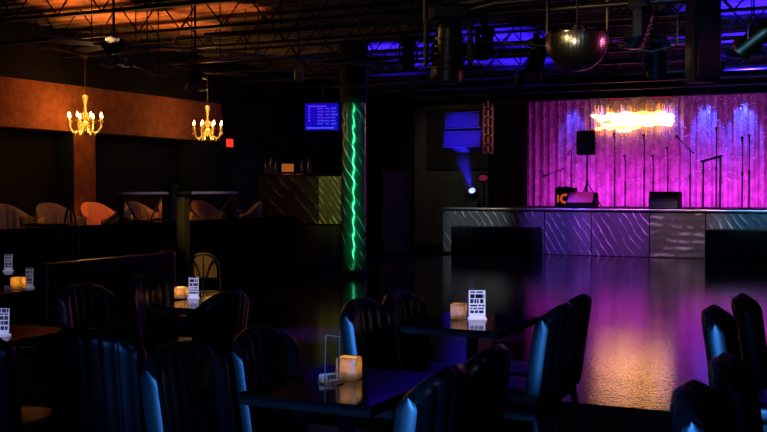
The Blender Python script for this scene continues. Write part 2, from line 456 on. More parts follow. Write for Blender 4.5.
make_table(-2.12, -1.57, 3.22, 3.92, 'black glossy square table nearest the camera, holding the clear menu holder')
make_table(-2.36, -1.79, 5.20, 5.93, 'black square table in the middle with a lit candle and bright menu card')
make_table(-4.20, -3.72, 5.38, 6.12, 'small black table at left with an amber candle and white menu card')
make_table(-4.55, -3.86, 3.65, 4.35, 'dark table cut off by the left edge, low in the picture')
make_table(-6.15, -5.63, 5.45, 6.05, 'dark table at far left holding the small orange candle')
make_table(-7.40, -6.80, 6.80, 7.50, 'dark distant table at the left edge, with a small pale card')

# candle holders
def candle(loc, label, size=.086, rz=.2):
    t = thing('candle_holder', label, 'candle holder', loc, rz, 'square amber glass candle holders')
    h = size * 1.02; s = size
    bm = BM()
    box(bm, (0, 0, h / 2 + .001), (s, s, h), bev=.009, seg=3)
    # hollow: remove the top face and add an inner wall
    top = [f for f in bm.faces if f.normal.z > .98 and f.calc_center_median().z > h * .98]
    bmesh.ops.inset_region(bm, faces=top, thickness=s * .08)
    top = [f for f in bm.faces if f.normal.z > .98 and f.calc_center_median().z > h * .98 and f.calc_area() > s * s * .3]
    for f in top:
        r = bmesh.ops.extrude_face_region(bm, geom=[f]); vs = [v for v in r['geom'] if isinstance(v, bmesh.types.BMVert)]
        bmesh.ops.translate(bm, vec=(0, 0, -h * .8), verts=vs); bmesh.ops.delete(bm, geom=[f], context='FACES')
    obj('glass_cup', bm, M['wax'], t, False)
    bm = BM(); cyl(bm, (0, 0, h * .22), (0, 0, h * .42), s * .3, n=18); c = obj('candle', bm, M['paper'], t, True)
    bm = BM(); lathe(bm, [(.001, h * .46), (s * .07, h * .54), (s * .05, h * .66), (.001, h * .82)], 10); obj('flame', bm, M['flame'], c, True)
    return t
TZ = .75
cp = [atz(349, 380, TZ), atz(459, 319, TZ), atz(181, 298.5, TZ), atz(17.5, 289, TZ)]
candle(tuple(cp[0]), 'amber glass candle holder glowing beside the clear menu holder on the nearest table')
candle(tuple(cp[1]), 'amber candle holder left of the bright blue-white card on the middle table')
candle(tuple(cp[2]), 'small amber candle holder on the left table beside the white menu card', .075)
cp[3] = Vector((min(-5.72, cp[3].x), min(5.95, cp[3].y), .75)); candle(tuple(cp[3]), 'orange candle holder on the dark table at far left', .085)

# menu cards
def menu_card(loc, rz, w, h, label, glow, lean=.1):
    t = thing('menu_card', label, 'menu card', loc, rz, 'printed menu cards in stands')
    R_ = Matrix.Rotation(-lean, 4, 'X')
    key = 'cardglow%.2f' % glow
    if key not in M: M[key] = mat('card_added_glow', (.5, .5, .56), .4, emit=(.62, .60, 1.0), estr=glow)  # emission added to imitate light falling on the card
    bm = BM(); box(bm, (0, 0, .006), (w * 1.12, .06, .010), bev=.003); box(bm, R_ @ Vector((0, 0, h / 2 + .012)), (w, .004, h), rot=R_)
    obj('holder', bm, M[key], t)
    rnd = random.Random(int(w * 1000 + loc[0] * 77))
    z = .16 * h
    while z < h * .95:                                   # illegible rows of print, dark picture blocks
        hh = rnd.choice([.06, .10, .15]) * h
        bm = BM(); x = -w * .42
        while x < w * .40:
            ww = rnd.uniform(.10, .5) * w
            ww = min(ww, w * .44 - x)
            box(bm, R_ @ Vector((x + ww / 2, -.0035, z + .012 + hh / 2)), (ww, .0016, hh), rot=R_); x += ww + rnd.uniform(.03, .09) * w
        obj('print_row', bm, M['redink'] if rnd.random() < .15 else M['ink'], t); z += hh + rnd.uniform(.03, .06) * h
    return t
def faced(p): return YAW
p = atz(477.5, 320, TZ); menu_card((p.x, p.y, TZ), YAW, .094, .155, 'bright blue-white printed card standing on the middle table', .85)
p = atz(193, 299, TZ); menu_card((p.x, p.y, TZ), YAW, .066, .135, 'white printed card beside the candle on the small left table', .55)
p = atz(2, 337, TZ); menu_card((p.x, p.y, TZ), YAW, .055, .13, 'printed card at the left edge on the dark cut-off table', .3)
menu_card((cp[3].x + .04, cp[3].y + .07, TZ), YAW, .055, .14, 'dim printed card behind the orange candle at far left', .12)
p = atz(1, 267, TZ); menu_card((-7.1, 7.1, TZ), YAW, .07, .14, 'small pale card on the distant table at the left edge', .22)

# clear acrylic holder with folded white card
p = atz(331.5, 385, TZ)
t = thing('menu_holder', 'clear upright acrylic menu holder standing on the nearest table', 'menu holder', (p.x, p.y, TZ), YAW)
bm = BM(); r = Matrix.Rotation(-.5, 4, 'Z') @ Matrix.Rotation(.03, 4, 'Y')
box(bm, (0, 0, .095), (.062, .004, .18), rot=r, bev=.0012); obj('upright_panel', bm, M['acrylic'], t)
bm = BM(); box(bm, (0, 0, .003), (.075, .05, .005), rot=Matrix.Rotation(-.5, 4, 'Z'), bev=.001); obj('foot', bm, M['acrylic'], t)
bm = BM()
for q in ((-.031, 0, .095, .0022, .182), (.031, 0, .095, .0022, .182), (0, 0, .186, .062, .0022)): box(bm, r @ Vector(q[:3]), (q[3], .0045, q[4]), rot=r)
o = obj('edge_glint_strip', bm, M['edgeglint'], t); o['label'] = 'pale strip for the glinting edge'
p = atz(334, 380, TZ)
t = thing('folded_card', 'white folded card with dark print lying by the clear menu holder', 'card', (p.x - .004, p.y - .045, TZ), YAW + .55)
bm = BM(); w, l = .028, .075
v = [(-l / 2, -w / 2, 0), (-l / 2, w / 2, 0), (-l / 2, 0, .03), (l / 2, -w / 2, 0), (l / 2, w / 2, 0), (l / 2, 0, .03)]
v = [bm.verts.new((a, b, c + .0005)) for a, b, c in v]
for f in ((0, 1, 2), (3, 5, 4), (0, 2, 5, 3), (1, 4, 5, 2), (0, 3, 4, 1)): bm.faces.new([v[i] for i in f])
obj('card', bm, M['paper'], t)
bm = BM()
for i, (x, ww) in enumerate(((.0, .008), (.010, .006), (.019, .009), (.029, .006))):
    rr = Matrix.Rotation(math.atan2(.03, w / 2), 4, 'X')
    box(bm, (x, -w / 4 - .0006, .0165), (ww, .016, .0008), rot=rr)
obj('print', bm, M['ink'], t)

# ------------------------------------------------------------------ booth bench at left
t = thing('booth_bench', 'long dark padded booth bench with pale lit top edges behind the left tables', 'bench', (-5.5, 6.55, 0), 0)
bm = BM(); box(bm, (0, 0, .50), (.12, 1.45, .9), bev=.03, seg=3); obj('backrest', bm, M['vinyl'], t, True)
bm = BM(); box(bm, (.07, 0, .88), (.05, 1.42, .06), bev=.015, seg=3); obj('top_pad', bm, M['vinyl'], t, True)
bm = BM(); box(bm, (.28, 0, .42), (.46, 1.4, .12), bev=.03, seg=3); obj('seat', bm, M['vinyl'], t, True)
bm = BM(); box(bm, (.26, 0, .18), (.42, 1.38, .36)); obj('plinth', bm, M['black'], t)
bm = BM(); box(bm, (.0, .76, .50), (.15, .05, .93), bev=.02); obj('end_panel', bm, M['darkbrass'], t)

# ------------------------------------------------------------------ lounge platform furniture
def armchair(label, mkey, w=.8):
    t = thing('lounge_armchair', label, 'armchair', (0, 0, 0), 0, 'padded lounge seats on the raised platform')
    bm = BM(); N = 24
    # curved fluted shell around the seat (open towards +Y)
    outer = []
    R = w / 2
    for j, (z, off) in enumerate(((.12, 0), (.45, .0), (.75, .02), (.92, .05), (.98, .03), (.97, -.03), (.90, -.09), (.45, -.12), (.40, -.12))):
        ring = []
        for i in range(N * 3 + 1):
            a = PI + PI * i / (N * 3)
            fl = .015 * abs(math.sin(9 * (a - PI)))
            zz = z - (.22 * max(0, abs(math.cos(a))) ** 3 if z > .5 else 0)
            rr = R + off - (fl if j > 4 else 0)
            ring.append(bm.verts.new((rr * math.cos(a), rr * math.sin(a) * .8, zz)))
        outer.append(ring)
    for A, B in zip(outer, outer[1:] + [outer[0]]):
        for k in range(len(A) - 1): bm.faces.new((A[k], A[k + 1], B[k + 1], B[k]))
    for k in (0, -1): bm.faces.new([r[k] for r in outer])
    obj('backrest', bm, M[mkey], t, True)
    bm = BM(); box(bm, (0, -.02, .36), (w - .22, .5, .16), bev=.05, seg=3); obj('seat', bm, M[mkey], t, True)
    bm = BM(); box(bm, (0, -.04, .2), (w - .24, .44, .16)); obj('plinth', bm, M['black'], t)
    for sx in (-1, 1):
        for y in (-.2, .18):
            bm = BM(); cyl(bm, (sx * (w / 2 - .16), y, .0), (sx * (w / 2 - .16), y, .13), .016, .022, 8); obj('leg', bm, M['woodleg'], t)
    return t
PZ = .3
def wx(px, X): return atx(px, 200, X).y
a0 = armchair('russet fluted armchair glowing orange beside the terracotta pillar', 'rosyleather', .80); a0.location = (-10.9, 12.95, PZ); a0.rotation_euler = (0, 0, PX)
a1 = armchair('cream padded armchair at the far left of the raised platform', 'cream', .80); a1.location = (-10.9, 11.05, PZ); a1.rotation_euler = (0, 0, PX)
lst = [(12.0, -10.9, PX, 'low cream armchair between the far left one and the russet armchair'),
       (13.92, -10.9, PX, 'cream armchair right of the russet one, behind the railing'),
       (14.87, -10.9, PX, 'cream armchair behind the railing post, under the second opening'),
       (15.82, -10.9, PX, 'cream armchair below the second chandelier'),
       ]
for px, X, rz, lab in lst: dup(a1, (X, px, PZ), rz, lab)
dup(a1, (-9.55, wx(105, -9.55), PZ), 2.4, 'cream armchair in front of the russet armchair, turned towards the wall')
dup(a1, (-9.5, 14.6, PZ), 2.2, 'dark looking cream armchair close behind the railing, facing the wall')
# low lounge tables with glasses
def glass(loc, label, grp='small drinking glasses catching light'):
    bm = BM(); lathe(bm, [(.026, 0.001), (.034, .11), (.031, .11), (.024, .008), (.001, .008)], 14)
    o = obj('drinking_glass', bm, M['acrylic'], None, True); o.location = loc; tag(o, label, 'glass', grp); return o
for i, (px, X) in enumerate(((46, -9.9), (134, -9.9), (168, -9.95))):
    yy = wx(px, X)
    where = ['at the far left of', 'in the middle of', 'at the right of'][i]
    t = thing('cocktail_table', 'low round dark table %s the raised platform' % where, 'table', (X, yy, PZ), 0, 'low round tables on the platform')
    bm = BM(); lathe(bm, [(.001, .70), (.28, .70), (.30, .715), (.30, .735), (.001, .74)], 28); obj('tabletop', bm, M['tabletop'], t, True)
    bm = BM(); lathe(bm, [(.2, 0), (.19, .02), (.03, .05), (.025, .7)], 20); obj('pedestal', bm, M['joist'], t, True)
    for q, dx in enumerate((-.1, .08)):
        glass((X + dx, yy + dx * .8, PZ + .742), ['clear glass', 'second clear glass'][q] + ' on the low round table %s the raised platform' % where)
    c = candle((X + .02, yy - .12, PZ + .742), 'tiny candle holder on the low round table %s the platform' % where, .06)
# railing along the platform edge
def railing(label, y0, y1, X=-8.75):
    t = thing('railing', label, 'railing', (X, y0, PZ), 0, 'black metal railings along the platform')
    L = y1 - y0
    bm = BM(); box(bm, (0, L / 2, 1.13), (.09, L, .035), bev=.008); obj('top_rail', bm, M['railtop'], t)
    bm = BM(); box(bm, (0, L / 2, .12), (.03, L - .08, .03)); obj('bottom_rail', bm, M['joist'], t)
    n = max(1, round(L / 1.0))
    for i in range(n + 1):
        bm = BM(); box(bm, (0, .03 + (L - .06) * i / n, .555), (.05, .05, 1.11)); obj('post', bm, M['joist'], t)
    for i in range(n):
        a, b = .05 + (L - .1) * i / n, .05 + (L - .1) * (i + 1) / n
        bm = BM(); cyl(bm, (0, a, .14), (0, b, 1.11), .012, n=6); cyl(bm, (.0, a, 1.11), (.0, b, .14), .012, n=6); obj('cross_brace', bm, M['pipe'], t)
    return t
railing('black railing section with crossed braces in front of the russet armchair', wx(120, -8.75), wx(166, -8.75))
railing('black railing section with a pale top rail below the second chandelier', wx(176, -8.75), wx(236, -8.75))
p = atx(171, 195, -8.75)
t = thing('square_post', 'thick black post between the two railing sections', 'post', (-8.75, p.y, PZ))
bm = BM(); box(bm, (0, 0, .6), (.13, .13, 1.2), bev=.008); obj('shaft', bm, M['black'], t)
bm = BM(); box(bm, (0, 0, 1.22), (.17, .17, .05), bev=.01); obj('cap', bm, M['black'], t)
# A-frame stand
p = atd(70, 200, 9.2)
t = thing('frame_stand', 'thin pale metal A-shaped stand in front of the left railing', 'stand', (p.x, p.y, 0), YAW)
for s in (-1, 1):
    bm = BM(); pts = [(0, 0, 1.38), (s * .04, 0, 1.25), (s * .075, .0, 1.05), (s * .085, .0, .7), (s * .07, .0, .0)]; tube(bm, pts, .009, 8); obj('leg', bm, M['pipe'], t, True)
bm = BM(); sph(bm, (0, 0, 1.385), .02, 10); obj('top_joint', bm, M['pipe'], t, True)
bm = BM(); cyl(bm, (0, 0, 1.375), (0, .22, .0), .008); obj('rear_leg', bm, M['pipe'], t)
# post and cream cafe chair
p = atd(183, 200, 10.0)
t = thing('square_post', 'tall dark post with an olive edge behind the small left table', 'post', (p.x, p.y, 0), 0)
bm = BM(); box(bm, (0, 0, .72), (.09, .09, 1.44), bev=.006); obj('shaft', bm, mat('olive_brown_paint', (.035, .03, .012), .5), t)
bm = BM(); box(bm, (0, 0, 1.45), (.12, .12, .03), bev=.006); obj('cap', bm, M['black'], t)
p = atd(203, 260, 10.3)
t = thing('cafe_chair', 'cream-backed chair with dark curved bars behind the left table candle', 'chair', (p.x, p.y, 0), YAW + .15)
bm = BM()
pts = []
for i in range(17):
    a = PI * i / 16; pts.append((-.14 * math.cos(a), 0, .62 + .22 * math.sin(a) ** .6))
extrude_poly(bm, [(x * .95, -.02, z) for x, _, z in pts], (0, .04, 0)); obj('back_cushion', bm, M['cream'], t)
bm = BM(); tube(bm, [(-.17, 0, .42)] + [(x * 1.15, 0, z + .015) for x, _, z in pts] + [(.17, 0, .42)], .011, 8); obj('back_frame', bm, M['joist'], t, True)
for s in (-1, 0, 1):
    bm = BM(); tube(bm, [(s * .03, -.035, .43), (s * .02, -.035, .6), (s * .06, -.035, .74), (s * .12, -.03, .83)], .008, 6); obj('curved_bar', bm, M['joist'], t, True)
bm = BM(); lathe(bm, [(.001, .40), (.19, .40), (.205, .425), (.19, .46), (.001, .465)], 24, (0, .18, 0)); obj('seat', bm, M['cream'], t, True)
for sx in (-1, 1):
    for yy in (.03, .33):
        bm = BM(); cyl(bm, (sx * .15, yy, .41), (sx * .19, yy + (.04 if yy > .1 else -.05), 0), .012, .01, 8); obj('leg', bm, M['joist'], t)

# ------------------------------------------------------------------ chandeliers
def chandelier(loc, label, rot=0):
    t = thing('chandelier', label, 'chandelier', loc, rot, 'brass chandeliers over the raised platform')
    bm = BM(); lathe(bm, [(.001, 0), (.018, .01), (.03, .04), (.012, .065), (.05, .09), (.055, .12), (.02, .15), (.018, .19), (.035, .22), (.04, .27), (.02, .31), (.018, .38), (.03, .45), (.045, .52), (.045, .54), (.012, .55), (.001, .56)], 20)
    obj('stem', bm, M['gold'], t, True)
    for k in range(8):
        a = 2 * PI * k / 8 + .25; cx, cy = math.cos(a), math.sin(a)
        prof = [(.03, .12), (.08, .05), (.14, -.02), (.20, -.02), (.25, .05), (.255, .13)]
        bm = BM(); tube(bm, [(r * cx, r * cy, z) for r, z in prof], .015, 8)
        tube(bm, [(r * cx, r * cy, z) for r, z in ((.03, .22), (.07, .27), (.11, .25), (.12, .20), (.09, .18))], .006, 6)
        arm = obj('arm', bm, M['gold'], t, True)
        bm = BM(); lathe(bm, [(.008, .13), (.038, .14), (.042, .15), (.014, .155), (.013, .20), (.001, .2)], 14, (.255 * cx, .255 * cy, 0)); obj('candle_cup', bm, M['gold'], arm, True)
        bm = BM(); lathe(bm, [(.008, .20), (.017, .22), (.013, .25), (.002, .28)], 10, (.255 * cx, .255 * cy, 0)); obj('bulb', bm, M['bulb'], arm, True)
    for k in range(12):
        a = 2 * PI * k / 12; rr = .15 if k % 2 else .27
        z = .0 if k % 2 else .10
        bm = BM(); sph(bm, (rr * math.cos(a + .25), rr * math.sin(a + .25), z - .04), .014, 8, (1, 1, 1.9)); obj('crystal_drop', bm, M['gold'], t, True)
    top = 3.51 - loc[2]
    bm = BM(); n = int((top - .56) / .035)
    for i in range(n):
        z = .57 + i * (top - .03 - .57) / n
        c_ = [(math.cos(q * PI / 4) * .009 * (i % 2) , math.cos(q * PI / 4) * .009 * ((i + 1) % 2), z + .016 + math.sin(q * PI / 4) * .021) for q in range(8)]
        tube(bm, c_, .0045, 5, closed=True)
    obj('chain', bm, M['darkbrass'], t, True)
    bm = BM(); lathe(bm, [(.065, top), (.06, top - .02), (.015, top - .035), (.001, top - .04)][::-1], 20); obj('ceiling_rose', bm, M['darkbrass'], t, True)
    return t
LP = []
for (px, py, d, lab) in ((86, 131, 16.0, 'lit brass chandelier at left, in front of the terracotta beam'),
                         (208, 137, 18.4, 'lit brass chandelier right of the other, near the end of the beam')):
    p = atd(px, py, d)
    chandelier(tuple(p), lab); LP.append(p)
    light('POINT', 'chandelier_fill', (p.x + .12, p.y - .16, p.z - .1), (1, .75, .2), 2.2, size=.03)  # extra point lights added to brighten the arms and chain
    light('POINT', 'chandelier_fill', (p.x + .12, p.y - .16, p.z + .58), (1, .75, .2), 2.0, size=.03)
    # hanger strut between the joists
for i, p in enumerate(LP):
    bm = BM(); box(bm, (p.x, p.y, 3.512 + .012), (.06, 1.9, .022)); struct('trim_%d' % (50 + i), bm, M['joist'], label='black strut between joists')

# ------------------------------------------------------------------ ceiling fans
def fan(loc, label, rot):
    t = thing('ceiling_fan', label, 'ceiling fan', loc, rot, 'dark ceiling fans')
    top = 3.93 - loc[2]
    bm = BM(); cyl(bm, (0, 0, .05), (0, 0, top), .014, n=10); obj('downrod', bm, M['joist'], t, True)
    bm = BM(); lathe(bm, [(.001, -.10), (.06, -.09), (.11, -.04), (.12, .02), (.09, .06), (.02, .09), (.001, .09)], 24); obj('motor_housing', bm, M['black'], t, True)
    for k in range(5):
        a = 2 * PI * k / 5; r = Matrix.Rotation(a, 4, 'Z') @ Matrix.Rotation(math.radians(13), 4, 'X')
        bm = BM()
        out = [(.16, -.04), (.24, -.06), (.5, -.075), (.66, -.065), (.71, 0), (.66, .065), (.5, .075), (.24, .06), (.16, .04)]
        extrude_poly(bm, [r @ Vector((x, y, 0)) for x, y in out], (0, 0, .008)); bl = obj('blade', bm, M['fanblade'], t)
        bm = BM(); cyl(bm, r @ Vector((.09, 0, 0)), r @ Vector((.22, 0, .0)), .012, n=6); obj('blade_bracket', bm, M['chrome'], bl)
    for k in range(4):
        a = PI / 4 + PI * k / 2
        bm = BM(); tube(bm, [(.03 * math.cos(a), .03 * math.sin(a), -.09), (.09 * math.cos(a), .09 * math.sin(a), -.11), (.12 * math.cos(a), .12 * math.sin(a), -.14)], .008, 6)
        lathe(bm, [(.045, -.22), (.05, -.19), (.03, -.15), (.012, -.135)], 14, (.13 * math.cos(a), .13 * math.sin(a), 0)); obj('lamp_shade', bm, M['shadeglass'], t, True)
    return t
M['fanblade'] = mat('dark_walnut_blade', (.13, .07, .04), .3, spec=.5)
M['shadeglass'] = mat('smoked_glass_shade', (.2, .2, .2), .1, spec=.8)
p = atd(115, 46, 11.2); fan(tuple(p), 'dark ceiling fan with lamp shades, above the left chandelier', .35)
p = atd(196, 74, 13.6); fan(tuple(p), 'dark ceiling fan further away, above the second chandelier', .8)

# ------------------------------------------------------------------ exit sign, monitor, bar
p = atx(229, 143, XW + .1)
t = thing('exit_sign', 'small red glowing sign high on the dark wall beyond the second chandelier', 'sign', (XW + .06, p.y, p.z), 0)
bm = BM(); box(bm, (0, 0, 0), (.08, .34, .22), bev=.008); obj('housing', bm, M['black'], t)
bm = BM(); box(bm, (.045, .03, .0), (.012, .22, .15)); obj('lit_face', bm, mat('red_sign_glow', (.5, .05, .03), .5, emit=(1, .035, .015), estr=1.2), t)

p = atd(322, 117, 19.0)
t = thing('hanging_monitor', 'glowing blue screen showing rows of text, hanging left of the green column', 'screen', tuple(p), YAW - .1)
bm = BM(); box(bm, (0, .03, 0), (.64, .05, .52), bev=.01); obj('casing', bm, M['black'], t)
bm = BM(); box(bm, (0, .0, 0), (.60, .012, .48)); scr = obj('screen', bm, mat('blue_screen_glow', (.01, .01, .1), .4, emit=(.006, 0, .50), estr=1.0), t)
mm1 = mat('screen_text_glow', (.1, .1, .3), .4, emit=(.07, .09, .85), estr=1.0); mm2 = mat('screen_pink_text_glow', (.1, .1, .3), .4, emit=(.16, .03, .7), estr=1.0)
for i in range(6):
    bm = BM(); z = .15 - i * .055
    for (x0_, x1_) in ((-.08, .03), (.07, .14), (.17, .26)):
        x = x0_
        while x < x1_ - .01: ww = random.uniform(.015, .04); box(bm, (x + ww / 2, -.008, z + random.uniform(-.004, .004)), (ww, .003, .018)); x += ww + .008
    if i < 5: box(bm, (-.23, -.008, z), (.03, .003, .022))
    obj('text_row', bm, mm2 if i in (1, 3) else mm1, scr)
bm = BM(); box(bm, (-.03, -.008, -.2), (.5, .003, .022)); obj('text_row', bm, mm1, scr)
bm = BM(); box(bm, (-.08, -.008, .19), (.34, .003, .02)); obj('text_row', bm, mm2, scr)
bm = BM(); cyl(bm, (0, .09, .1), (0, .09, 3.93 - p.z), .02); box(bm, (0, .07, .05), (.12, .06, .16)); obj('ceiling_bracket', bm, M['joist'], t)

yb = 16.5
xa, xm, xe = aty(258, 200, yb).x, aty(318, 200, yb).x, aty(341, 200, yb).x
t = thing('bar_counter', 'tall bar front clad in dark brushed foil with one pale yellowish panel', 'bar', ((xa + xe) / 2, yb, 0))
cx = (xa + xe) / 2
bm = BM(); box(bm, (0, .3, .86), (xe - xa, .5, 1.70)); obj('body', bm, M['black'], t)
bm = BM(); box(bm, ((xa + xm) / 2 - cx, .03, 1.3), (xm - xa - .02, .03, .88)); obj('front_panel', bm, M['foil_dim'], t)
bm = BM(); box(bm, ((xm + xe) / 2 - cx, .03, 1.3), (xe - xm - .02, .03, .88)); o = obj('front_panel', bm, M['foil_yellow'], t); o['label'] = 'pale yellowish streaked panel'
bm = BM(); box(bm, (0, .3, 1.73), (xe - xa + .06, .6, .045), bev=.01); obj('worktop', bm, M['tabletop'], t)
p = aty(288, 169, yb + .3)
t = thing('till_screen', 'small orange glowing till screen on the bar', 'screen', (p.x, yb + .3, 1.753), .35)
bm = BM(); box(bm, (0, 0, .12), (.24, .03, .17), bev=.006); box(bm, (0, .02, .02), (.12, .1, .02)); cyl(bm, (0, .02, .02), (0, .02, .1), .012); obj('casing', bm, M['black'], t)
bm = BM(); box(bm, (0, -.017, .12), (.22, .006, .145)); obj('screen', bm, mat('orange_screen_glow', (.1, .03, .01), .5, emit=(.50, .13, .025), estr=.6), t)
for i, (px, hh) in enumerate(((266, .27), (271, .32), (276, .24), (302, .26), (309, .3))):
    p = aty(px, 170, yb + .35); bm = BM()
    lathe(bm, [(.036, 0), (.038, .02), (.038, hh * .58), (.014, hh * .75), (.013, hh), (.001, hh)], 14)
    o = obj('bottle', bm, M['bottleglass'] if 'bottleglass' in M else M.setdefault('bottleglass', mat('dark_bottle_glass', (.03, .04, .03), .08, spec=.8)), None, True)
    o.location = (p.x, yb + .35, 1.754)
    tag(o, ['dark bottle at the left end of the bar', 'tallest dark bottle at the left end of the bar', 'short dark bottle left of the orange till screen', 'dark bottle just right of the orange till screen', 'dark bottle on the bar nearest the yellowish panel'][i], 'bottle', 'bottles standing on the bar')

# ------------------------------------------------------------------ stage: curtain
xcl, xcr = xc0, XR - .02
CY = 26.0
bm = BM(); nx = 900; rows = [1.045, 1.5, 2.2, 3.0, 3.93]
grid = []
for j, z in enumerate(rows):
    r = []
    for i in range(nx + 1):
        x = xcl + (xcr - xcl) * i / nx
        yy = CY + .045 * math.sin(x * 31 + .8 * math.sin(x * 3.1)) + .018 * math.sin(x * 83 + j * .4)
        r.append(bm.verts.new((x, yy, z)))
    grid.append(r)
for A, B in zip(grid, grid[1:]):
    for i in range(nx): bm.faces.new((A[i], A[i + 1], B[i + 1], B[i]))
curt = obj('stage_curtain', bm, M['curtain'], None, True)
tag(curt, 'shimmering string curtain at the back of the stage glowing magenta and blue', 'curtain')
bm = BM()
for i in range(2600):
    x = random.uniform(xcl + .05, xcr - .05); z = 3.7 - abs(random.gauss(0, 1.05))
    if z < 1.15: continue
    s = random.uniform(.009, .019); y = CY - .07 - random.random() * .03
    q = Matrix.Rotation(random.uniform(-1, 1), 4, 'Z') @ Matrix.Rotation(random.uniform(-.8, .8), 4, 'X')
    c = Vector((x, y, z)); v = [bm.verts.new(c + q @ Vector(d)) for d in ((s, 0, 0), (0, 0, s), (-s, 0, 0), (0, 0, -s), (0, -s * .5, 0), (0, s * .5, 0))]
    for f in ((0, 1, 4), (1, 2, 4), (2, 3, 4), (3, 0, 4), (1, 0, 5), (2, 1, 5), (3, 2, 5), (0, 3, 5)): bm.faces.new([v[k] for k in f])
o = obj('sequins', bm, M['sequin'], curt); o['kind'] = 'stuff'

# burnt-out glowing sign: bent tubes, nothing legible
p0, p1 = aty(595, 122, 25.80), aty(672, 120, 25.80)
t = thing('neon_sign', 'blazing yellow-white lit sign hanging in front of the curtain', 'sign', ((p0.x + p1.x) / 2, 25.80, p0.z))
W = p1.x - p0.x
M['neon'] = mat('amber_neon_glow', (1, .8, .4), .5, emit=(1, .38, .05), estr=4.2)
M['neon2'] = mat('pale_neon_glow', (1, .9, .7), .5, emit=(1, .50, .11), estr=5.2)
rnd = random.Random(3)
for k, (za, xa0, xb0, rr, mk) in enumerate(((.19, -.35, .42, .022, 'neon'), (.13, -.56, .50, .045, 'neon2'), (.06, -.48, .52, .05, 'neon2'), (-.02, -.30, .52, .055, 'neon2'), (-.09, -.42, .50, .045, 'neon2'), (-.16, -.50, .10, .035, 'neon'), (-.23, -.22, -.02, .025, 'neon2'))):
    pts = []
    for q in range(41):
        u_ = q / 40; pts.append((W * (xa0 + (xb0 - xa0) * u_), .015 * math.sin(u_ * 17 + k), za + .022 * math.sin(u_ * 23 + k * 2) + rnd.uniform(-.012, .012)))
    bm = BM(); tube(bm, pts, [rr * rnd.uniform(.75, 1.15) if 0 < q < 40 else rr * .4 for q in range(41)], 8); obj('lit_tube', bm, M[mk], t, True)
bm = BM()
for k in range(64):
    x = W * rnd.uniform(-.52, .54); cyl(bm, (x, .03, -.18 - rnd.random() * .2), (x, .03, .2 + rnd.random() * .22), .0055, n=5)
o = obj('glow_streaks', bm, mat('sign_streak_glow', (1, .5, .1), .5, emit=(1, .28, .03), estr=1.6), t)  # emissive strands imitate the streaked glow around the sign
bm = BM()
for s in (-.6, 0, .6): cyl(bm, (s * W / 2 * 1.2, .03, .15), (s * W / 2 * 1.2, .03, 3.93 - p0.z), .003, n=5)
box(bm, (0, .05, .0), (W, .02, .03)); obj('hanging_frame', bm, M['black'], t)

# ------------------------------------------------------------------ stage gear
SZ = STZ + .003
def mic_stand(x, y, h, label, boom=None, rz=0, small=False):
    t = thing('microphone_stand', label, 'microphone stand', (x, y, SZ), rz, 'microphone stands on the stage')
    bm = BM(); lathe(bm, [(.001, .03), (.03, .03), (.12, .012), (.125, 0), (.001, 0)][::-1], 20); obj('base', bm, M['joist'], t, True)
    hh = h if boom is None else boom[0]
    bm = BM(); cyl(bm, (0, 0, .02), (0, 0, hh * .55), .018, n=8); cyl(bm, (0, 0, hh * .55), (0, 0, hh), .012, n=8); obj('pole', bm, M['joist'], t)
    bm = BM(); cyl(bm, (0, 0, hh * .52), (0, 0, hh * .58), .026, n=8); obj('clutch', bm, M['joist'], t)
    if boom is None: tip = Vector((0, 0, h)); d = Vector((0, -.35, .6)).normalized()
    else:
        a = Vector((-boom[1] * .35, 0, hh - boom[2] * .35)); tip = Vector((boom[1], 0, hh + boom[2])); d = (tip - a).normalized()
        bm = BM(); cyl(bm, a, tip, .010, n=6); sph(bm, a, .022, 8); obj('boom_arm', bm, M['joist'], t)
    bm = BM(); cyl(bm, tip, tip + d * .15, .013, .02, 10); sph(bm, tip + d * .18, .034, 12); obj('microphone', bm, M['joist'], t, True)
    return t
def gx(px, Y): return aty(px, 200, Y).x
def hz(py, px, Y): return aty(px, py, Y).z - SZ
my = 24.4
mic_stand(gx(560, 24.9), 24.9, 1.2, 'boom microphone stand leaning left beside the amplifier with an orange mark', (hz(170, 560, 24.9), -.22, -.08))
mic_stand(gx(571, 24.7), 24.7, 1.2, 'boom microphone stand behind the amplifier, arm reaching up right', (hz(150, 571, 24.7), .22, .28))
mic_stand(gx(614.5, my), my, hz(137, 614, my) - .1, 'straight microphone stand right of the loudspeaker on a tripod')
mic_stand(gx(625, 25.0), 25.0, hz(162, 625, my), 'short microphone stand between the two tall straight stands')
mic_stand(gx(644, my), my, hz(137, 644, my) - .12, 'tallest straight microphone stand left of the black floor monitor')
mic_stand(gx(653, 25.0), 25.0, hz(162, 653, my), 'short microphone stand directly behind the left of the black floor monitor')
mic_stand(gx(667.5, 25.0), 25.0, hz(154, 667, my), 'thin microphone stand behind the right of the black floor monitor')
mic_stand(gx(690, my), my, 1.2, 'boom microphone stand with its arm raised to the left, right of the floor monitor', (hz(150, 690, my), -.18, .18))
mic_stand(gx(716, 24.6), 24.6, hz(135, 717, my), 'straight microphone stand beside the keyboard stand')
mic_stand(gx(742, my), my, hz(145, 742, my), 'left one of the two close microphone stands at the far right')
mic_stand(gx(749, my + .35), my + .35, hz(143, 748, my + .35), 'right one of the two close microphone stands at the far right')
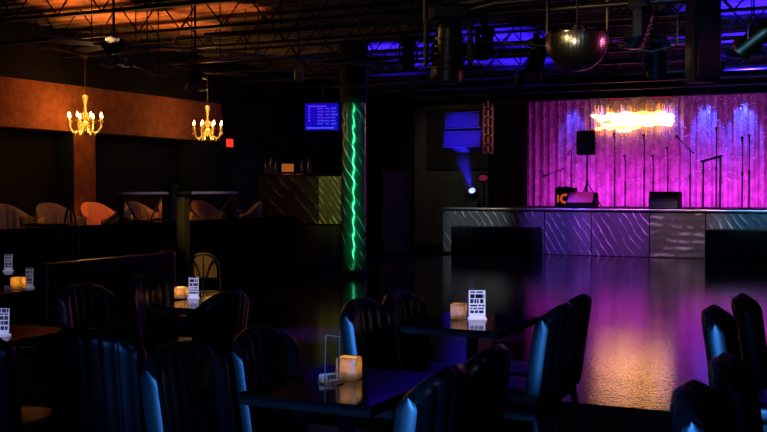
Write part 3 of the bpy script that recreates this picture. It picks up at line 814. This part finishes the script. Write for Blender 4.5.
# keyboard stand-like frame
x0_, x1_ = gx(703, 24.1), gx(720, 24.1)
t = thing('keyboard_stand', 'tall dark trestle frame with a slanting top bar on the right of the stage', 'stand', ((x0_ + x1_) / 2, 24.1, SZ))
hw = (x1_ - x0_) / 2
for s in (-1, 1):
    bm = BM(); cyl(bm, (s * hw, 0, .02), (s * hw, 0, 1.10 + s * .06), .02, n=8); obj('upright', bm, M['joist'], t)
    bm = BM(); box(bm, (s * hw, 0, .015), (.05, .45, .03), bev=.008); obj('foot', bm, M['joist'], t)
bm = BM(); cyl(bm, (-hw - .05, 0, 1.04), (hw + .05, 0, 1.17), .026, n=8); obj('top_bar', bm, M['joist'], t)

# loudspeaker on tripod
x = gx(587, 24.3); Y = 24.3
t = thing('speaker_stand', 'black tripod stand carrying the loudspeaker on the stage', 'stand', (x, Y, SZ))
zsp = aty(587, 155, Y).z - SZ
bm = BM(); cyl(bm, (0, 0, .12), (0, 0, zsp), .02, n=10); obj('pole', bm, M['joist'], t)
bm = BM(); cyl(bm, (0, 0, .55), (0, 0, .63), .035, n=10); obj('collar', bm, M['joist'], t)
for k in range(3):
    a = .4 + k * 2 * PI / 3
    bm = BM(); cyl(bm, (0, 0, .6), (.34 * math.cos(a), .34 * math.sin(a), .012), .013, n=8); cyl(bm, (0, 0, .2), (.2 * math.cos(a), .2 * math.sin(a), .25), .008, n=6); obj('leg', bm, M['joist'], t)
def pa_speaker(loc, label, w=.40, h=.62, d=.36, rz=0):
    t = thing('loudspeaker', label, 'loudspeaker', loc, rz)
    bm = BM(); extrude_poly(bm, [(-w / 2, -d / 2, .0), (w / 2, -d / 2, 0), (w / 2 - .05, d / 2, 0), (-w / 2 + .05, d / 2, 0)], (0, 0, h))
    bmesh.ops.bevel(bm, geom=bm.edges[:], offset=.02, segments=2, affect='EDGES'); obj('cabinet', bm, M['speaker'], t)
    bm = BM(); box(bm, (0, -d / 2 - .006, h / 2), (w * .9, .012, h * .92), bev=.005); obj('grille', bm, M['grille'], t)
    bm = BM(); tube(bm, [(w / 2 - .04, -.06, h * .45), (w / 2 + .01, -.06, h * .45), (w / 2 + .01, .06, h * .45), (w / 2 - .05, .06, h * .45)], .01, 6); obj('handle', bm, M['speaker'], t)
    return t
pa_speaker((x, Y, SZ + zsp + .003), 'black loudspeaker on top of the tripod stand on the stage', .44, aty(587, 131, Y).z - aty(587, 155, Y).z, .36)

# amplifier with orange mark
xa_ = gx(566, 24.0)
t = thing('guitar_amplifier', 'black amplifier with an orange curved mark on its front', 'amplifier', (xa_, 24.0, SZ))
bm = BM(); box(bm, (0, 0, .24), (.46, .30, .46), bev=.02); obj('cabinet', bm, M['speaker'], t)
bm = BM(); box(bm, (0, -.155, .21), (.42, .012, .36), bev=.004); obj('grille', bm, M['grille'], t)
bm = BM()
for i in range(20):
    a = math.radians(60 + i * 12.5); a2 = math.radians(60 + (i + 1) * 12.5)
    cx_, cz_, ro, ri = .02, .21, .115, .065
    extrude_poly(bm, [(cx_ + ro * math.cos(a), -.171, cz_ + ro * math.sin(a)), (cx_ + ro * math.cos(a2), -.171, cz_ + ro * math.sin(a2)), (cx_ + ri * math.cos(a2), -.171, cz_ + ri * math.sin(a2)), (cx_ + ri * math.cos(a), -.171, cz_ + ri * math.sin(a))], (0, .01, 0))
box(bm, (-.145, -.166, .21), (.035, .01, .17)); o = obj('mark', bm, M['logo'], t); o['label'] = 'orange curved mark'
bm = BM(); box(bm, (0, 0, .48), (.18, .02, .03), bev=.006); obj('handle', bm, M['grille'], t)
for s in (-1, 1):
    bm = BM(); cyl(bm, (s * .15, -.1, .47), (s * .15, -.1, .50), .012, n=10); obj('knob', bm, M['chrome'], t)
# wedge monitor; pink light also put into the panel colour
xa_, xb_ = gx(568, 23.5), gx(597, 23.5)
t = thing('floor_monitor', 'floor monitor wedge with a pink glowing front, in front of the amplifier', 'floor monitor', ((xa_ + xb_) / 2, 23.5, SZ), 0, 'floor monitors on the stage')
w = xb_ - xa_
bm = BM(); extrude_poly(bm, [(-w / 2, -.2, 0), (-w / 2, .2, 0), (-w / 2, .12, .34), (-w / 2, .02, .36), (-w / 2, -.2, .12)], (w, 0, 0))
bmesh.ops.bevel(bm, geom=bm.edges[:], offset=.012, segments=2, affect='EDGES'); obj('cabinet', bm, M['speaker'], t)
bm = BM(); extrude_poly(bm, [(-w / 2 + .04, -.205, .13), (-w / 2 + .04, .005, .357), (-w / 2 + .04, -.004, .366), (-w / 2 + .04, -.214, .139)], (w - .1, 0, 0)); obj('front_panel', bm, M['pinkpanel'] if 'pinkpanel' in M else M.setdefault('pinkpanel', mat('panel_pink_light_tint', (.75, .16, .5), .45)), t)
# black wedge
xa_, xb_ = gx(650, 23.4), gx(680.5, 23.4)
t = thing('floor_monitor', 'plain black floor monitor at the centre of the stage edge', 'floor monitor', ((xa_ + xb_) / 2, 23.4, SZ), 0, 'floor monitors on the stage')
w = xb_ - xa_
bm = BM(); extrude_poly(bm, [(-w / 2, -.18, 0), (-w / 2, .22, 0), (-w / 2, .2, .36), (-w / 2, -.08, .38), (-w / 2, -.18, .2)], (w, 0, 0))
bmesh.ops.bevel(bm, geom=bm.edges[:], offset=.012, segments=2, affect='EDGES'); obj('cabinet', bm, M['speaker'], t)
bm = BM(); box(bm, (0, -.187, .1), (w * .9, .01, .17)); obj('grille', bm, M['grille'], t)
bm = BM(); box(bm, (0, -.14, .215), (w * .7, .1, .02), bev=.004); obj('handle_slot', bm, M['grille'], t)

# subwoofers before the stage
def subwoofer(xa, xb, ztop, label, y=YS - .5):
    t = thing('subwoofer', label, 'subwoofer', ((xa + xb) / 2, y, .011), 0, 'black subwoofers in front of the stage')
    w = xb - xa
    bm = BM(); box(bm, (0, 0, ztop / 2), (w, .7, ztop), bev=.015); obj('cabinet', bm, M['speaker'], t)
    n = 2
    for k in range(n):
        bm = BM(); box(bm, (-w / 2 + w * (k + .5) / n, -.356, ztop / 2), (w / n - .06, .012, ztop - .08), bev=.004); obj('grille', bm, M['speaker'], t)
    return t
yf = YS - .5
pl, pr = aty(451, 240, yf - .35), aty(542, 240, yf + .35)
subwoofer(pl.x, pr.x, aty(500, 228, yf - .35).z, 'long black subwoofer below the left part of the stage front')
pl = aty(706, 240, yf - .35)
subwoofer(pl.x, pl.x + 2.2, aty(735, 231, yf - .35).z, 'long black subwoofer at the right below the stage front')

# hanging line array
pc = aty(467, 132, 22.4)
t = thing('line_array_speaker', 'hanging pair of wide loudspeakers lit blue with an orange-lit side plate', 'loudspeaker', tuple(pc), -.10)
w = 42 / FPX * 24.2
for k, (dz, sc_) in enumerate(((.23, .92), (-.23, 1.0))):
    bm = BM(); r = Matrix.Rotation(math.radians(-4 - 8 * k), 4, 'X')
    box(bm, (0, 0, dz), (w * sc_, .5, .36), rot=r, bev=.01); c = obj('cabinet', bm, M['speaker'], t)
    bm = BM(); box(bm, Vector((0, 0, dz)) + r @ Vector((0, -.26, 0)), (w * sc_ * .96, .015, .30), rot=r); obj('grille', bm, M['arraycab'], c)
    for s in (-1, 1):
        bm = BM(); box(bm, Vector((0, 0, dz)) + r @ Vector((0, -.262, s * .175)), (w * sc_, .03, .022), rot=r); obj('edge_strip', bm, M['railtop'], c)
bm = BM(); 
for i in range(6):
    z = -.5 + i * .2
    box(bm, (w / 2 + .04 - .0 * i, -.2, z + .02), (.03, .12, .045)); box(bm, (w / 2 + .04, .16, z + .02), (.03, .12, .045)); box(bm, (w / 2 + .04, -.02, z + .1), (.03, .07, .16))
for yy in (-.25, .22): box(bm, (w / 2 + .04, yy, .06), (.03, .05, 1.1))
obj('side_plate', bm, M['orangeplate'], t)
bm = BM()
for s in (-1, 1):
    for yy in (-.15, .15): cyl(bm, (s * w * .4, yy, .4), (s * w * .4, yy, 3.93 - pc.z), .008, n=6)
box(bm, (0, 0, .46), (w * .9, .3, .04)); obj('rigging', bm, M['joist'], t)
# black drape behind it
pa_, pb_ = aty(424, 110, 25.9), aty(512, 168, 25.9)
bm = BM(); box(bm, ((pa_.x + pb_.x) / 2, 26.12, (pa_.z + pb_.z) / 2), (pb_.x - pa_.x, .08, pa_.z - pb_.z), bev=.01)
o = obj('wall_panel', bm, M['black']); tag(o, 'large black rectangular panel on the wall behind the hanging loudspeakers', 'panel')

# moving head light on stage, beam upward
pm = aty(473, 191, 23.6)
t = thing('stage_spotlight', 'stage spotlight with a bright blue lens aimed up at the hanging loudspeakers', 'stage light', (pm.x, 23.6, SZ))
tgt = Vector((pc.x, pc.y, pc.z)); src = Vector((pm.x, 23.6, SZ + .32)); dv = (Vector((pc.x - .15, 22.2, pc.z - .3)) - src).normalized()
bm = BM(); box(bm, (0, 0, .06), (.28, .24, .12), bev=.02); obj('base', bm, M['joist'], t)
bm = BM(); tube(bm, [(-.15, 0, .12), (-.16, 0, .3), (-.13, 0, .33)], .018, 8); tube(bm, [(.15, 0, .12), (.16, 0, .3), (.13, 0, .33)], .018, 8); obj('yoke', bm, M['joist'], t, True)
bm = BM(); cyl(bm, Vector((0, 0, .32)) - dv * .14, Vector((0, 0, .32)) + dv * .12, .085, .11, 20); hd = obj('lamp_head', bm, M['joist'], t, True)
bm = BM(); cyl(bm, Vector((0, 0, .32)) + dv * .12, Vector((0, 0, .32)) + dv * .125, .08, .08, 20); obj('lens', bm, mat('blue_lens_glow', (.2, .2, 1), .3, emit=(.35, .42, 1.0), estr=2), hd)
# light-catching face seen from the front (lens ring below)
# red-lit small bits near it: a dim fixture
pq = aty(484, 178, 24.6)
t = thing('stage_spotlight', 'small round fixture with a dull red lens on a stand behind the blue spotlight', 'stage light', (pq.x, 24.6, SZ))
bm = BM(); cyl(bm, (0, 0, 0.02), (0, 0, pq.z - SZ - .08), .015, n=8); lathe(bm, [(.14, 0), (.13, .02), (.001, .03)], 16); obj('stand', bm, M['joist'], t)
bm = BM(); cyl(bm, (0, .1, pq.z - SZ), (0, -.06, pq.z - SZ), .11, .13, 18); hd = obj('lamp_head', bm, M['joist'], t, True)
bm = BM(); sph(bm, (0, -.06, pq.z - SZ), .12, 16, (1, .25, .6)); obj('lens', bm, mat('dull_red_lens', (.3, .02, .06), .3, emit=(.35, .02, .10), estr=.35), hd, True)
# dark cabinets left of the stage
pl = atd(384, 215, 23.5); pr = atd(408, 215, 23.5)
t = thing('speaker_cabinet', 'tall black loudspeaker cabinet on the floor left of the stage', 'loudspeaker', ((pl.x + pr.x) / 2, (pl.y + pr.y) / 2, .011), YAW - .2)
bm = BM(); box(bm, (0, 0, .95), (.56, .55, 1.88), bev=.02); obj('cabinet', bm, M['speaker'], t)
bm = BM(); box(bm, (0, -.283, .95), (.5, .012, 1.8)); obj('grille', bm, M['grille'], t)
# cable and bracket hardware at curtain edge
pa_ = aty(516, 182, 24.6)
t = thing('cable_hook', 'coiled cable hanging beside the left edge of the curtain', 'cable', (xc0 - .16, 24.6, pa_.z))
bm = BM()
for k in range(3):
    tube(bm, [(.0 + .05 * math.cos(a * PI / 8) + .01 * k, -.03 * k, .2 * math.sin(a * PI / 8)) for a in range(16)], .012, 6, closed=True)
obj('coil', bm, M['darkbrass'], t, True)
bm = BM(); box(bm, (.05, 0, .2), (.12, .03, .03)); obj('bracket', bm, M['joist'], t)

# ------------------------------------------------------------------ mirror ball
pb = atd(576, 41, 9.5); R = 31 / FPX * 9.5
t = thing('mirror_ball', 'half mirror ball hanging above the dance floor', 'mirror ball', tuple(pb))
bm = BM(); nv, nu = 26, 52; zc = .16
for j in range(nv):
    a0, a1 = -PI / 2 + (PI / 2 + zc) * j / nv, -PI / 2 + (PI / 2 + zc) * (j + 1) / nv
    for i in range(nu):
        b0, b1 = 2 * PI * i / nu, 2 * PI * (i + 1) / nu
        g = .06
        A0, A1 = a0 + (a1 - a0) * g, a1 - (a1 - a0) * g; B0, B1 = b0 + (b1 - b0) * g, b1 - (b1 - b0) * g
        wob = Matrix.Rotation(random.uniform(-.02, .02), 3, 'X') @ Matrix.Rotation(random.uniform(-.02, .02), 3, 'Y')
        ps = [Vector((math.cos(a) * math.cos(b), math.cos(a) * math.sin(b), math.sin(a))) * R for a, b in ((A0, B0), (A0, B1), (A1, B1), (A1, B0))]
        cc = sum(ps, Vector()) / 4
        bm.faces.new([bm.verts.new(cc + wob @ (p_ - cc)) for p_ in ps])
M['mirror'] = mat('mirror_tiles', (.85, .78, .6), .28, metal=1.0)
obj('mirror_tiles', bm, M['mirror'], t)
bm = BM(); prof = []
for j in range(20):
    a = -PI / 2 + (PI / 2 + zc) * j / 19; prof.append((max(.0005, math.cos(a) * R * .985), math.sin(a) * R * .985))
prof.append((.0005, math.sin(zc) * R)); lathe(bm, prof, 48); obj('core', bm, M['black'], t, True)
bm = BM(); lathe(bm, [(.001, math.sin(zc) * R), (R * 1.0, math.sin(zc) * R), (R * 1.0, math.sin(zc) * R + .012), (.001, math.sin(zc) * R + .012)], 48); obj('rim', bm, M['chrome'], t)
bm = BM(); lathe(bm, [(.06, .055), (.06, .13), (.01, .14), (.01, 3.93 - pb.z)], 14); obj('motor', bm, M['joist'], t, True)

# ------------------------------------------------------------------ overhead pipes and lamps
def pipe(label, a, b, r=.024, mk='pipe', grp='overhead lighting pipes'):
    a, b = Vector(a), Vector(b)
    t = thing('lighting_pipe', label, 'pipe', tuple((a + b) / 2), 0, grp)
    d = (b - a) / 2
    bm = BM(); cyl(bm, -d, d, r, n=12); obj('tube', bm, M[mk], t, True)
    for s in (-.8, 0, .8):
        q = d * s; bm = BM(); cyl(bm, (q.x, q.y, q.z), (q.x, q.y, 3.93 - t.location.z), .007, n=6); obj('hanger', bm, M['joist'], t)
    return t
pipe('long steel lighting pipe nearest the camera above the mirror ball', (-6.8, 9.75, 3.2), (3.0, 9.75, 3.2))
pipe('long steel lighting pipe behind the mirror ball', (-6.6, 12.2, 3.16), (4.0, 12.2, 3.16))
pipe('steel lighting pipe far above the dance floor', (-8.0, 15.0, 3.12), (4.0, 15.0, 3.12))
pipe('faint pipe crossing the ceiling above the second chandelier', (-8.9, 9.5, 3.28), (-6.2, 14.6, 3.28), .018, 'railtop')
pipe('thin conduit running over the right end of the beam', tuple(atd(134, 66, 12.5)), tuple(atd(162, 77, 12.9)), .012, 'railtop')
pipe('thin conduit crossing above the dark door area', tuple(atd(185, 64, 12.5)), tuple(atd(252, 55, 14.5)), .020, 'conduit')
# cable swags
for i, (pts, lab) in enumerate((
    ([(424, 24, 9.6), (434, 12, 9.6), (452, 6, 9.6), (470, 3, 9.6), (500, -2, 9.6)], 'olive cable looping over the large moving light'),
    ([(452, 14, 9.7), (470, 10, 9.7), (495, 4, 9.7), (530, 1, 9.7), (560, -3, 9.7)], 'pale cable running right from the large moving light'),
    ([(468, 38, 10.8), (490, 42, 10.6), (515, 45, 10.4), (546, 46, 10.0)], 'thin cable stretched left of the mirror ball'),
    ([(606, 42, 10.0), (625, 47, 10.2), (650, 52, 10.4), (676, 46, 10.6)], 'thin cable stretched right of the mirror ball'))):
    P_ = [atd(*q) for q in pts]; P_ = [Vector((P_[0].x, P_[0].y, 3.97)), P_[0]] + P_[1:] + [Vector((P_[-1].x, P_[-1].y, 3.97))]; bm = BM(); tube(bm, [p_ - P_[0] for p_ in P_], .011, 6)
    o = obj('cable', bm, M['wire'], None, True); o.location = P_[0]; tag(o, lab, 'cable', 'overhead cables')

def moving_head(loc, label, s=1.0, rz=0, tilt=.5, lens=None, ztop=None):
    t = thing('moving_head_light', label, 'stage light', loc, rz, 'moving lights hanging over the dance floor')
    up = (ztop if ztop else 3.2) - loc[2]
    bm = BM(); box(bm, (0, 0, .27 * s), (.26 * s, .22 * s, .10 * s), bev=.02 * s); obj('base', bm, M['fixture'], t)
    bm = BM(); box(bm, (0, 0, .2 * s), (.32 * s, .08 * s, .04 * s), bev=.01 * s)
    for q in (-1, 1): box(bm, (q * .155 * s, 0, .05 * s), (.03 * s, .10 * s, .30 * s), bev=.01 * s)
    obj('yoke', bm, M['fixture'], t)
    r = Matrix.Rotation(tilt, 4, 'X')
    bm = BM(); a, b = r @ Vector((0, 0, .15 * s)), r @ Vector((0, 0, -.19 * s)); cyl(bm, a, b, .09 * s, .125 * s, 20); sph(bm, a, .09 * s, 16); 
    for k in range(5):
        q = r @ Vector((0, 0, (.1 - k * .05) * s)); q2 = r @ Vector((0, 0, (.09 - k * .05) * s)); cyl(bm, q, q2, (.112 + .006 * k) * s, n=20)
    hd = obj('lamp_head', bm, M['fixture'], t, True)
    bm = BM(); sph(bm, b, .108 * s, 18, (1, 1, .35)); obj('lens', bm, lens or M['lensglass'], hd, True)
    top = 3.97 - loc[2]
    bm = BM(); cyl(bm, (0, 0, .31 * s), (0, 0, top), .012, n=8); box(bm, (0, 0, .36 * s), (.06, .07, .07), bev=.01); obj('clamp', bm, M['joist'], t)
    return t
M['fixture'] = mat('fixture_black', (.010, .010, .011), .4, spec=.4, bump=(30, .2, .005))
M['lensglass'] = mat('lens_glass', (.08, .07, .05), .08, spec=1.0)
mh = moving_head(tuple(atd(448, 52, 9.6)), 'large dark moving light hanging in front of the blue-lit ceiling', 1.3, .5, .25)
def dmh(px, py, d, lab, s, rz):
    p_ = atd(px, py, d); return moving_head(tuple(p_), lab, s, rz, .15 + .3 * s)
dmh(484, 47, 11.9, 'small moving light just right of the large dark one', .72, 1.2)
dmh(536, 62, 11.9, 'dark moving light just left of the mirror ball', .8, 2.2)
dmh(639, 30, 9.7, 'moving light with a bright lens just right of the mirror ball', .85, 1.6)
dmh(655, 62, 12.0, 'dim moving light between the mirror ball and the tall black fixture', .9, .2)
dmh(408, 58, 14.8, 'small moving light at the left end of the blue-lit ceiling', .8, .6)
# tall dark hanging speaker at right
p = atd(700, 45, 9.9)
t = thing('hanging_loudspeaker', 'tall black hanging loudspeaker right of the mirror ball', 'loudspeaker', tuple(p), YAW + .3)
bm = BM(); extrude_poly(bm, [(-.14, -.12, -.36), (.14, -.12, -.36), (.10, .13, -.36), (-.10, .13, -.36)], (0, 0, .86)); bmesh.ops.bevel(bm, geom=bm.edges[:], offset=.02, segments=2, affect='EDGES'); obj('cabinet', bm, M['fixture'], t)
bm = BM(); box(bm, (0, -.127, .07), (.24, .012, .78), bev=.004); obj('grille', bm, M['fixture'], t)
bm = BM(); 
for s in (-1, 1): cyl(bm, (s * .1, 0, .5), (s * .1, 0, 3.93 - p.z), .008, n=6)
obj('hanging_chain', bm, M['chrome'], t)
# par cans
def par_can(loc, label, rz, tilt, body='gold', lensm=None, s=1.0, ztop=3.2):
    ztop = 3.97
    t = thing('par_can', label, 'stage light', loc, rz, None)
    r = Matrix.Rotation(tilt, 4, 'X'); bm = BM()
    prof = [(.02, .20), (.07, .19), (.09, .15), (.095, -.10), (.115, -.13), (.115, -.16), (.10, -.16)]
    lathe(bm, [(a * s, b * s) for a, b in prof][::-1], 22); bm.transform(r); obj('can', bm, M[body], t, True)
    bm = BM(); cyl(bm, r @ Vector((0, 0, -.13 * s)), r @ Vector((0, 0, -.14 * s)), .1 * s, n=20); obj('lens', bm, lensm or M['lensglass'], t, True)
    up = ztop - loc[2]
    bm = BM(); tube(bm, [(-.12 * s, 0, 0), (-.125 * s, 0, .2 * s), (0, 0, .25 * s), (.125 * s, 0, .2 * s), (.12 * s, 0, 0)], .009, 6); cyl(bm, (0, 0, .25 * s), (0, 0, up), .01, n=6); obj('bracket', bm, M['chrome'], t)
    return t
par_can(tuple(atd(752, 41, 10.2)), 'brass-coloured par can tilted towards the top right corner', YAW + .8, 1.0, 'darkbrass')
M['pinklens'] = mat('pink_lens_glow', (.5, .05, .3), .3, emit=(.75, .03, .45), estr=1.0)
p = atd(520, 79, 14.6); par_can(tuple(p), 'small lamp with a pink glow left of the mirror ball, above the stage', YAW, .9, 'joist', M['pinklens'], .62, 3.12)
p = atd(719, 67, 14.0); par_can(tuple(p), 'small lamp with a pink glow at the right, above the stage', YAW, .9, 'joist', M['pinklens'], .62, 3.12)
p = atd(299, 74, 12.5); par_can(tuple(p), 'small lamp glinting orange and white high in the dark centre left', YAW, 1.1, 'gold', None, .55, 3.53)
# red-pink strips on header (dim lit battens)
for i, (a, b, y_) in enumerate(((606, 627, 97), (645, 671, 95.5))):
    pa_, pb_ = aty(a, y_, 22.7), aty(b, y_, 22.7)
    t = thing('light_batten', ['left', 'right'][i] + ' one of two dull red light battens under the stage header', 'light', ((pa_.x + pb_.x) / 2, 22.88, 3.42 + .0), 0, 'dull red battens')
    t.location.z = 3.415
    bm = BM(); box(bm, (0, 0, .02), (pb_.x - pa_.x, .08, .07), bev=.01); obj('housing', bm, M['joist'], t)
    bm = BM(); box(bm, (0, -.045, .015), (pb_.x - pa_.x - .04, .012, .035)); obj('lit_strip', bm, mat('dull_red_glow', (.3, .05, .08), .5, emit=(.40, .03, .09), estr=.5), t)

# ------------------------------------------------------------------ lights
w = bpy.data.worlds.new('world'); sc.world = w; w.use_nodes = True
w.node_tree.nodes['Background'].inputs['Color'].default_value = (.3, .35, .5, 1); w.node_tree.nodes['Background'].inputs['Strength'].default_value = .0015
WARM = (1, .42, .10)
for i, p in enumerate(LP):
    light('POINT', 'chandelier_light', (p.x + .0, p.y, p.z + .25), (1, .34, .06), 16 if i == 0 else 10, size=.10)
# unseen warm fill added to even out the light on the wall
l_ = light('AREA', 'wall_fill', (-10.35, 12.0, 3.35), (1, .30, .06), 5, (XW, 12.0, 2.72), .15, sizey=.15); l_.data.size = 9.0; l_.data.spread = math.radians(70); l_.rotation_euler = Vector((-1.1, 0, -.63)).to_track_quat('-Z', 'X').to_euler()
l_.rotation_euler = Matrix(((0, math.sin(.52), math.cos(.52)), (1, 0, 0), (0, math.cos(.52), -math.sin(.52)))).to_euler() if False else l_.rotation_euler
light('SPOT', 'armchair_fill', (-9.6, 12.4, 3.3), (1, .30, .08), 150, (-10.9, 12.95, 1.1), .05, 26, .8)  # unseen spot added to make the armchair look bright orange
# orange ceiling uplights
for (px, py, e) in ((76, 4, 30), (90, 20, 16), (115, 22, 14), (160, 22, 14), (185, 30, 12), (222, 14, 12)):
    p = atz(px, py, 3.9)
    light('SPOT', 'orange_uplight', (p.x + .2, p.y - .3, 3.1), (1, .19, .03), e * 7, (p.x, p.y, 3.95), .04, 78, .5)
# blue ceiling uplights
for (px, py, e) in ((392, 50, 50), (430, 62, 50), (480, 34, 36), (515, 42, 40), (515, 62, 30), (745, 8, 70), (730, 38, 50), (760, 40, 50), (660, 40, 8)):
    p = atz(px, py, 3.93)
    light('SPOT', 'blue_uplight', (p.x, p.y, 2.7), (.025, .007, 1), e * 16, (p.x, p.y + .1, 3.95), .06, 80, .7)
p = atz(650, 45, 3.93); light('SPOT', 'pink_uplight', (p.x, p.y, 3.0), (1, .03, .25), 30, (p.x, p.y, 3.95), .05, 90, .8)
# curtain wash
mx = (xcl + xcr) / 2
light('AREA', 'magenta_wash', (-4.4, 25.0, 1.22), (1, .03, .9), 120, (-4.4, 26, 1.6), .15, sizey=.2).data.size = 6.0
light('AREA', 'magenta_top_wash', (-4.0, 24.6, 3.75), (.6, .02, .6), 6, (-4.0, 26, 2.4), .15, sizey=.2).data.size = 8.0
for px, e in ((571, 22), (599, 18), (622, 18), (668, 22), (705, 60), (742, 70)):
    p = aty(px, 100, 25.75)
    light('SPOT', 'blue_downlight', (p.x, 25.62, 3.85), (.04, .06, 1), e * 7, (p.x, 25.95, 2.9), .03, 50, .8)
# stage front washes
def sf(px, col, e, ang=30):
    p = aty(px, 232, YS); light('SPOT', 'stage_front_wash', (p.x, YS - 2.6, 3.4), col, e, (p.x, YS, .62), .1, ang, .7)
sf(475, (.6, .75, .7), 420); sf(560, (.26, .10, 1), 1000); sf(612, (.55, .10, 1), 1000); sf(650, (.5, .2, .8), 250); sf(690, (.9, .5, .5), 480); sf(752, (.2, .6, .75), 450)
# column green
p = atz(354, 277, 0)
l_ = light('AREA', 'green_wash', (p.x + .5, p.y - 1.15, 1.55), (.05, 1, .40), 3.0, (p.x, p.y, 1.55), .04, sizey=2.6); l_.data.spread = math.radians(26)
light('SPOT', 'orange_glint', (p.x - 2.5, p.y - 3, 2.9), (1, .45, .1), 20, (p.x, p.y, 2.2), .1, 30, .5)
light('SPOT', 'purple_glint', (p.x + 3.4, p.y - .2, 2.8), (.4, .1, 1), 12, (p.x, p.y, 1.5), .1, 50, .5)
# bar front
p = aty(329, 195, yb); light('SPOT', 'bar_wash', (p.x + .1, yb - 2.3, 2.9), (.8, 1, .4), 120, (p.x, yb, 1.35), .08, 26, .8)
# line array blue + orange plate
light('SPOT', 'blue_beam', tuple(src + dv * .16), (.03, .015, 1), 420, tuple(src + dv * 3), .05, 17, .5)
light('SPOT', 'array_front', (pc.x - .4, pc.y - 2.5, 1.6), (.015, .004, 1), 330, tuple(pc), .1, 26, .6)
light('SPOT', 'array_side', (pc.x + 3.2, pc.y - 1.2, 3.3), (1, .4, .15), 50, (pc.x + .6, pc.y, pc.z), .1, 22, .6)
light('SPOT', 'wing_wash', (-9.9, 23.5, 3.5), (.9, .75, .6), 45, (-10.2, 26.2, 2.0), .2, 80, .8)
# blue key on the audience chairs, from unseen lights added out of frame
light('AREA', 'soft_blue', (-.8, -2.6, 1.0), (.05, .25, 1), 20, (-2.0, 4.5, .8), 1.6)
light('SPOT', 'blue_key', (-1.8, -3.0, .35), (.045, .28, 1), 2200, (-1.21, 4.5, .78), .3, 21, .25)
light('SPOT', 'blue_key', (-3.9, -2.8, 1.7), (.3, .38, 1), 900, (-4.15, 4.95, .72), .2, 5, .4)
light('SPOT', 'blue_key', (-3.25, -2.8, .4), (.045, .28, 1), 2000, (-2.36, 4.9, .72), .25, 4.6, .25)
light('AREA', 'grey_fill', (1.5, 3.0, 3.6), (.4, .45, 1), 3.5, (-2.2, 4.5, .6), .6)
# mirror ball accent
light('SPOT', 'ball_spot', (pb.x - 2.2, pb.y - 5.5, 3.2), (1, .70, .30), 160, tuple(pb), .1, 10, .4)
light('SPOT', 'rig_spot', (pb.x - .5, pb.y - 4.0, 2.6), (1, .85, .5), 22, (pb.x, pb.y + 1, 3.3), .1, 80, .8)
light('SPOT', 'ball_spot', (pb.x - 5.5, pb.y - 1.5, 3.0), (1, .55, .15), 260, tuple(pb), .1, 9, .4)
light('SPOT', 'ball_spot', (pb.x + 4.5, pb.y + 2.5, 2.6), (1, .15, .5), 160, tuple(pb), .1, 9, .4)
light('SPOT', 'ball_spot', (pb.x + 1.0, pb.y - 7.5, 1.6), (1, .8, .4), 200, tuple(pb), .1, 6, .4)
light('SPOT', 'monitor_pink', (gx(583, 21.5) - 0.4, 21.3, 3.3), (1, .12, .75), 120, (gx(583, 23.4), 23.4, 1.2), .05, 12, .5)
light('SPOT', 'rail_fill', (-6.8, 12.6, 3.4), (.8, .75, .9), 60, (-8.75, 12.0, 1.4), .05, 50, .7)  # unseen spot added to brighten the top rail
light('SPOT', 'armchair_fill', (-9.7, 14.2, 3.4), (1, .30, .07), 260, (-10.9, 14.8, 1.2), .05, 40, .8)  # second added spot, brightens the seats behind the railing
light('SPOT', 'fan_glint', (-8.6, 10.6, 2.0), (1, .55, .25), 70, (-7.3, 9.2, 3.0), .05, 50, .7)  # unseen warm spot added to light the fan blades
p = atd(752, 41, 10.2); light('SPOT', 'can_glint', (p.x - 1.5, p.y - 1.5, 2.4), (1, .6, .2), 140, tuple(p), .05, 10, .6)  # unseen warm spot added for the par can body
p = atd(203, 262, 10.3); light('SPOT', 'chair_fill', (p.x + .6, p.y - 1.4, 2.9), (1, .70, .25), 200, tuple(p), .05, 12, .5)  # small unseen spot added to lift the cream cushion
p = atz(333, 377, .78); light('SPOT', 'card_fill', (p.x + .1, p.y - .5, 2.9), (1, .95, .9), 28, tuple(p), .02, 5, .6)  # narrow overhead spot added to whiten the folded card
# purple pool on the floor
p = atz(325, 335, 0); light('SPOT', 'purple_pool', (p.x, p.y, 3.2), (.12, .015, 1), 900, (p.x, p.y, 0), .05, 26, 1)
p = atz(486, 338, 0); light('SPOT', 'purple_pool', (p.x, p.y, 3.2), (.2, .02, 1), 500, (p.x, p.y, 0), .05, 18, 1)
# candles
for c_, e in zip(cp, (.60, .75, .55, .5)): light('POINT', 'candle_light', (c_.x, c_.y, c_.z + .058), (1, .68, .32), e * 1.4, size=.008)

# haze lit by the beam
bm = BM(); cyl(bm, src + dv * .18, src + dv * 1.3, .14, .32, 24); hz_ = obj('stage_haze', bm, M['black'], None, True)
tag(hz_, 'blue haze in the beam of the stage spotlight under the hanging loudspeakers', 'haze', kind='stuff')
m = bpy.data.materials.new('haze'); m.use_nodes = True; nt = m.node_tree; nt.nodes.clear()
o_ = nt.nodes.new('ShaderNodeOutputMaterial'); v_ = nt.nodes.new('ShaderNodeVolumeScatter'); v_.inputs['Density'].default_value = .25
v_.inputs['Anisotropy'].default_value = .2
nt.links.new(v_.outputs[0], o_.inputs['Volume']); hz_.data.materials.clear(); hz_.data.materials.append(m)

vs = sc.view_settings
vs.view_transform = 'Standard'; vs.look = 'None'; vs.exposure = 0; vs.gamma = 1; vs.use_curve_mapping = False
